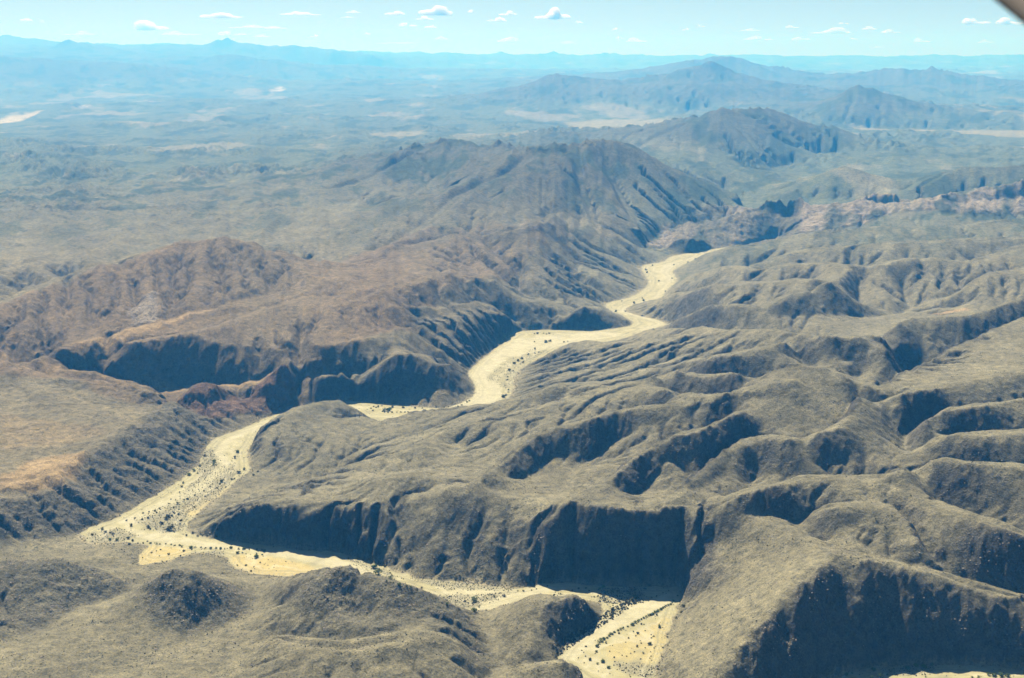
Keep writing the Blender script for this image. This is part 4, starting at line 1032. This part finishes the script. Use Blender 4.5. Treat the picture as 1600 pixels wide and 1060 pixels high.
pw = (np.clip(GRAV, 0, 1) * 1.6 + 0.9 * (soft(RIV, 6) < 0.6) * (1 - CHAN) + 0.12 * (1 - CHAN))[cand_i, cand_j] * (RR[cand_i, 0] ** 1.0)
pw /= pw.sum()
pick = rng.choice(len(cand_i), 5200, p=pw, replace=False)
sp = [(float(XM[cand_i[q], cand_j[q]]) + rng.uniform(-2, 2), float(YM[cand_i[q], cand_j[q]]) + rng.uniform(-2, 2), float(rng.uniform(0.9, 2.6))) for q in pick]
scrub_mass('bank_scrub', 'low grey green scrub along the banks and gravel bars', sp[:3000], 'grey', 5)
scrub_mass('river_scrub', 'low dark scrub sprinkled over the sand and banks', sp[3000:], 'dark', 6)
rest = [(PLANTED[q][2], PLANTED[q][3], PLANTED[q][1]) for q in order[300:]]
if rest: scrub_mass('small_bushes', 'tiny olive bushes dotted over the river sand', rest, 'olive', 8)
thick = []
for _ in range(520):
    t_ = random.random(); off_ = random.uniform(-4, 20) * (0.5 + 0.5 * t_)
    g_ = ground_hit(1000 - 128 * t_ - 0.75 * off_, 937 + 84 * t_ - 0.65 * off_)
    if g_ and g_[2] < 14: thick.append((g_[0], g_[1], random.uniform(1.6, 4.2)))
for _ in range(260):
    g_ = ground_hit(random.uniform(935, 1005), random.uniform(918, 944))
    if g_ and g_[2] < 10: thick.append((g_[0], g_[1], random.uniform(1.2, 3.2)))
scrub_mass('bank_thicket', 'dense grey green thicket at the foot of the small dark cliff', thick, 'grey', 9)
# scrub and stones strewn over the slopes, far too many to count
def strew(name, label, count, weight, size, mat, seed, stones):
    r_ = np.random.default_rng(seed)
    lim = np.searchsorted(RR[:, 0], 3600.0)
    w_ = weight[:lim].astype(np.float64) * (RR[:lim] ** 0.4); w_[RIV[:lim]] = 0; w_ = w_.ravel() / w_.sum()
    pick = np.searchsorted(np.cumsum(w_), r_.random(count)); pick = np.minimum(pick, len(w_) - 1)
    i_, j_ = np.unravel_index(pick, (lim, NJ)); i_ = np.minimum(i_, NI - 2)
    base_ = np.stack([XM[i_, j_], YM[i_, j_], ZM[i_, j_]], 1)
    base_[:, 0] += r_.uniform(-1.5, 1.5, count); base_[:, 1] += r_.uniform(-1.5, 1.5, count)
    s_ = r_.uniform(size[0], size[1], count) * np.where(r_.random(count) < 0.1, 1.6, 1.0)
    ang = r_.uniform(0, 6.28, count)
    if stones: tpl = np.array([(1, 0, 0), (0, 1, 0), (-1, 0, 0), (0, -1, 0), (0.1, 0.05, 0.85)]); fc = [(0, 1, 4), (1, 2, 4), (2, 3, 4), (3, 0, 4)]
    else: tpl = np.array([(0.55, 0, -0.1), (0, 0.6, -0.1), (-0.5, 0.1, -0.1), (0, -0.55, -0.1), (0.62, 0.5, 0.5), (-0.5, 0.62, 0.55), (-0.62, -0.5, 0.45), (0.5, -0.62, 0.6), (0.05, 0, 0.95)]); fc = [(0, 1, 4), (1, 5, 4), (1, 2, 5), (2, 6, 5), (2, 3, 6), (3, 7, 6), (3, 0, 7), (0, 4, 7), (4, 5, 8), (5, 6, 8), (6, 7, 8), (7, 4, 8)]
    nv = len(tpl)
    jit_ = 1 + 0.35 * r_.normal(size=(count, nv, 3)) * 0.6
    P_ = tpl[None] * jit_ * s_[:, None, None] * 0.5
    c_, q_ = np.cos(ang)[:, None], np.sin(ang)[:, None]
    V_ = np.stack([P_[..., 0] * c_ - P_[..., 1] * q_, P_[..., 0] * q_ + P_[..., 1] * c_, P_[..., 2]], -1) + base_[:, None, :]
    F_ = (np.array(fc)[None] + (np.arange(count) * nv)[:, None, None]).reshape(-1)
    me = bpy.data.meshes.new(name); nf = count * len(fc)
    me.vertices.add(count * nv); me.loops.add(nf * 3); me.polygons.add(nf)
    me.vertices.foreach_set('co', V_.astype(np.float32).ravel()); me.loops.foreach_set('vertex_index', F_.astype(np.int32))
    me.polygons.foreach_set('loop_start', np.arange(0, nf * 3, 3, dtype=np.int32)); me.polygons.foreach_set('loop_total', np.full(nf, 3, np.int32))
    me.update(calc_edges=True); me.materials.append(mat)
    o = bpy.data.objects.new(name, me); COL.objects.link(o); tag(o, label, 'stones' if stones else 'scrub', kind='stuff')
kr = NT('stone'); _b = kr.n('ShaderNodeBsdfPrincipled', in_Roughness=0.9); _p = kr.n('ShaderNodeNewGeometry').outputs['Position']
kr.l(kr.ramp(kr.noise(_p, 0.12, 4), [(0.3, (0.13, 0.11, 0.085)), (0.5, (0.23, 0.19, 0.14)), (0.7, (0.34, 0.28, 0.21))]), _b.inputs['Base Color']); kr.l(_b.outputs[0], kr.out.inputs['Surface'])
clump = np.clip(fbm(XM, YM, 70.0, 3, 0.6, seed=121) + 0.35, 0.02, 1) ** 1.5
strew('hillside_scrub', 'tiny dark bushes sprinkled over the near slopes', 24000, clump * (1 - CLIFF) * (0.6 + 0.8 * ss(AR, 3.2, 4.6)) * (1 - 0.6 * OCHRE), (0.9, 2.4), LEAF['dark'], 31, False)
strew('loose_stones', 'loose stones and broken rock on the rough slopes', 26000, clump * (0.12 + 0.7 * ROUGH + 0.4 * CLIFF + 0.35 * LEFT * ss(SLOPE, 0.2, 0.6)), (0.9, 3.0), kr.m, 33, True)
print('plants', len(PLANTED), round(time.time() - T0, 1))
# ------------------------------------------------------------------ clouds
def cloud_material(name, dens):
    k = NT(name)
    pv = k.n('ShaderNodeVolumePrincipled')
    pv.inputs['Color'].default_value = (0.99, 0.99, 0.99, 1)
    pv.inputs['Density'].default_value = dens
    pv.inputs['Anisotropy'].default_value = 0.3
    k.l(pv.outputs['Volume'], k.out.inputs['Volume'])
    k.m.cycles.volume_sampling = 'DISTANCE'; k.m.cycles.homogeneous_volume = True
    return k.m
CLOUD = [cloud_material('cloud_white', 0.0045), cloud_material('cloud_thin', 0.0032), cloud_material('cloud_faint', 0.0014)]
def ico(n=2):
    import bmesh
    bm = bmesh.new(); bmesh.ops.create_icosphere(bm, subdivisions=n, radius=1.0)
    V = np.array([v.co[:] for v in bm.verts]); F = [tuple(v.index for v in f.verts) for f in bm.faces]; bm.free()
    return V, F
ICO = ico(2)
def cloud_mesh(seed, w, h):
    """heap of billows on a flat base; w, h in metres"""
    r_ = np.random.default_rng(seed); V, F = [], []
    n = int(np.clip(w / h * 2.2, 4, 11)); off = 0
    xs = np.sort(r_.uniform(-0.5, 0.5, n))
    pk = r_.uniform(-0.25, 0.2)
    for x in xs:
        k = max(0.25, 1.0 - 2.0 * abs(x - pk)) * r_.uniform(0.7, 1.1)
        rad = np.array([w * r_.uniform(0.10, 0.2) + h * 0.12, h * r_.uniform(0.5, 0.9), h * 0.55 * k])
        c = np.array([x * w * 0.8, r_.uniform(-0.3, 0.3) * h, h * (0.05 + 0.45 * k * r_.uniform(0.4, 0.9))])
        P = ICO[0] * rad + c
        s1 = h * 0.5
        dn = 0.5 * noise2(P[:, 0] / s1 + seed * 3, P[:, 2] / s1 + P[:, 1] / s1, seed) + 0.3 * noise2(P[:, 0] / s1 * 2.3, P[:, 2] / s1 * 2.3 + P[:, 1] / s1, seed + 1)
        P = P + ICO[0] * rad * dn[:, None] * 0.6
        P[:, 2] = np.where(P[:, 2] < 0, P[:, 2] * 0.25, P[:, 2])
        V += [tuple(p) for p in P]; F += [tuple(i + off for i in f) for f in ICO[1]]; off += len(P)
    me = bpy.data.meshes.new('cloud'); me.from_pydata(V, [], F)
    me.polygons.foreach_set('use_smooth', np.ones(len(F), bool))
    return me
CLOUDS = [(41,30,24,6,1),(68,33,12,4,2),(238,36,58,22,1),(285,51,60,8,2),(345,22,66,13,0),(362,50,40,10,2),(387,41,58,6,1),(430,42,30,6,1),(410,55,30,6,2),(467,20,56,8,0),(492,55,16,6,1),(542,26,18,4,1),(555,18,26,5,1),(575,52,12,4,1),(615,19,30,9,0),(637,37,26,9,0),(663,27,26,8,0),(680,14,60,20,0),(672,41,24,6,0),(690,59,22,6,1),(737,16,14,8,0),(775,29,30,9,0),(795,20,28,8,0),(795,61,44,9,1),(866,20,54,20,0),(904,34,14,5,0),(963,44,14,6,1),(968,58,14,5,1),(995,62,38,7,1),(1072,45,14,5,1),(1092,40,18,5,1),(1172,46,28,5,1),(1184,59,44,7,0),(1237,41,20,6,0),(1252,59,28,7,1),(1297,48,58,9,0),(1317,35,16,6,0),(1357,43,22,7,0),(1394,48,30,7,0),(1330,59,20,6,1),(1437,62,26,8,1),(1523,31,40,13,0),(1576,33,36,11,0),(1540,64,26,6,2),(1370,73,22,4,2),(120,52,50,6,2),(620,66,60,5,2),(880,66,50,5,2)]
ORD = ['first','second','third','fourth','fifth','sixth','seventh','eighth','ninth','tenth','eleventh','twelfth','thirteenth','fourteenth','fifteenth','sixteenth','seventeenth','eighteenth','nineteenth','twentieth']
def ordinal(n):
    if n < 20: return ORD[n]
    t, u_ = divmod(n + 1, 10)
    tens = {2: 'twenty', 3: 'thirty', 4: 'forty'}[t]
    return ({2: 'twentieth', 3: 'thirtieth', 4: 'fortieth'}[t]) if u_ == 0 else tens + '-' + ORD[u_ - 1]
SPECIAL = {(345,22): 'long white cloud with a humped top above the triple peak', (680,14): 'largest heaped white cloud near the top edge left of centre', (866,20): 'heaped white cloud with a flat base at the top centre', (238,36): 'pale hazy cloud with a ragged top above the left range', (1523,31): 'bright white cloud near the right top corner', (1297,48): 'long flat white cloud above the pyramid mountain'}
for n, (u, v, w, h, mt) in enumerate(sorted(CLOUDS)):
    dist_ = 93000.0 + 1500.0 * ((n * 7) % 9)
    x, y, zc = at_r(u, v + h * 0.5, dist_)
    k = math.hypot(dist_, zc - CAM_H) / FPX
    o = bpy.data.objects.new('cloud', cloud_mesh(300 + n, w * k, h * k)); COL.objects.link(o)
    o.location = (x, y, zc); o.rotation_euler = (0, 0, -math.atan2(x, y))
    o.data.materials.append(CLOUD[mt])
    rm = o.modifiers.new('skin', 'REMESH'); rm.mode = 'VOXEL'; rm.voxel_size = h * k / 12.0; rm.use_smooth_shade = True
    lab = SPECIAL.get((u, v)) or '%s white cloud, %s from the left above the horizon' % (('small', 'thin', 'faint')[mt], ordinal(n))
    tag(o, lab, 'cloud', 'fair weather clouds above the horizon')

# ------------------------------------------------------------------ aircraft: strut and wing seen at the corner of the window
def ray_pt(u, v, t):
    dx, up = u - 800.0, 530.0 - v
    d = np.array([dx, FPX * CP + up * SP, -FPX * SP + up * CP]); d /= np.linalg.norm(d)
    return np.array([0, 0, CAM_H]) + d * t
def strut():
    a, b = ray_pt(1553, 0, 2.4), ray_pt(1601, 39, 2.3)
    ax = b - a; ax /= np.linalg.norm(ax)
    view = ray_pt(1580, 15, 1.0) - np.array([0, 0, CAM_H])
    side = np.cross(view, ax); side /= np.linalg.norm(side)
    mid_out = ray_pt(1650, -40, 2.4) - a
    if np.dot(mid_out, side) < 0: side = -side
    dep = np.cross(ax, side)
    chord, thick = 0.34, 0.075
    prof = []
    for q in range(24):
        t = q / 24 * 2 * math.pi
        cx = 0.5 - 0.5 * math.cos(t); th_ = thick * math.sin(t) * (0.55 + 0.45 * (1 - cx))
        prof.append((cx * chord, th_ * 0.5))
    V, F = [], []
    s0, s1, ns = -1.9, 0.9, 14
    for q in range(ns + 1):
        c = a + ax * (s0 + (s1 - s0) * q / ns)
        for px_, py_ in prof: V.append(tuple(c + side * px_ + dep * py_))
    n = len(prof)
    for q in range(ns):
        for p in range(n): F.append((q * n + p, q * n + (p + 1) % n, (q + 1) * n + (p + 1) % n, (q + 1) * n + p))
    F.append(tuple(range(n))[::-1]); F.append(tuple(ns * n + p for p in range(n)))
    me = bpy.data.meshes.new('wing_strut'); me.from_pydata(V, [], F)
    me.polygons.foreach_set('use_smooth', np.ones(len(F), bool))
    k = NT('strut_paint'); bs = k.n('ShaderNodeBsdfPrincipled', in_Roughness=0.55)
    pos = k.n('ShaderNodeNewGeometry').outputs['Position']
    k.l(k.ramp(k.noise(pos, 9.0, 4), [(0.3, (0.30, 0.235, 0.18)), (0.7, (0.37, 0.30, 0.24))]), bs.inputs['Base Color'])
    k.l(bs.outputs[0], k.out.inputs['Surface']); me.materials.append(k.m)
    o = bpy.data.objects.new('aircraft_strut', me); COL.objects.link(o)
    tag(o, 'brown grey aircraft wing strut out of focus in the top right corner', 'aircraft strut')
strut()
# ------------------------------------------------------------------ haze: the air over the whole scene
def haze_box():
    x, y0, y1, z0, z1 = 46000.0, -2000.0, 90000.0, -3.0, 2350.0
    v = [(-x, y0, z0), (x, y0, z0), (x, y1, z0), (-x, y1, z0), (-x, y0, z1), (x, y0, z1), (x, y1, z1), (-x, y1, z1)]
    f = [(0, 3, 2, 1), (4, 5, 6, 7), (0, 1, 5, 4), (1, 2, 6, 5), (2, 3, 7, 6), (3, 0, 4, 7)]
    me = bpy.data.meshes.new('haze'); me.from_pydata(v, [], f)
    o = bpy.data.objects.new('haze', me); COL.objects.link(o)
    k = NT('haze_air')
    pv = k.n('ShaderNodeVolumePrincipled')
    pv.inputs['Color'].default_value = (0.075, 0.44, 1.0, 1)
    pv.inputs['Absorption Color'].default_value = (0.90, 1, 1, 1)
    pv.inputs['Density'].default_value = 4.7e-5
    pv.inputs['Anisotropy'].default_value = 0.2
    k.l(pv.outputs['Volume'], k.out.inputs['Volume'])
    k.m.cycles.volume_sampling = 'DISTANCE'; k.m.cycles.homogeneous_volume = True
    me.materials.append(k.m)
    tag(o, 'pale blue haze filling the air over the whole valley', 'haze', kind='stuff')
    return o
haze_box()
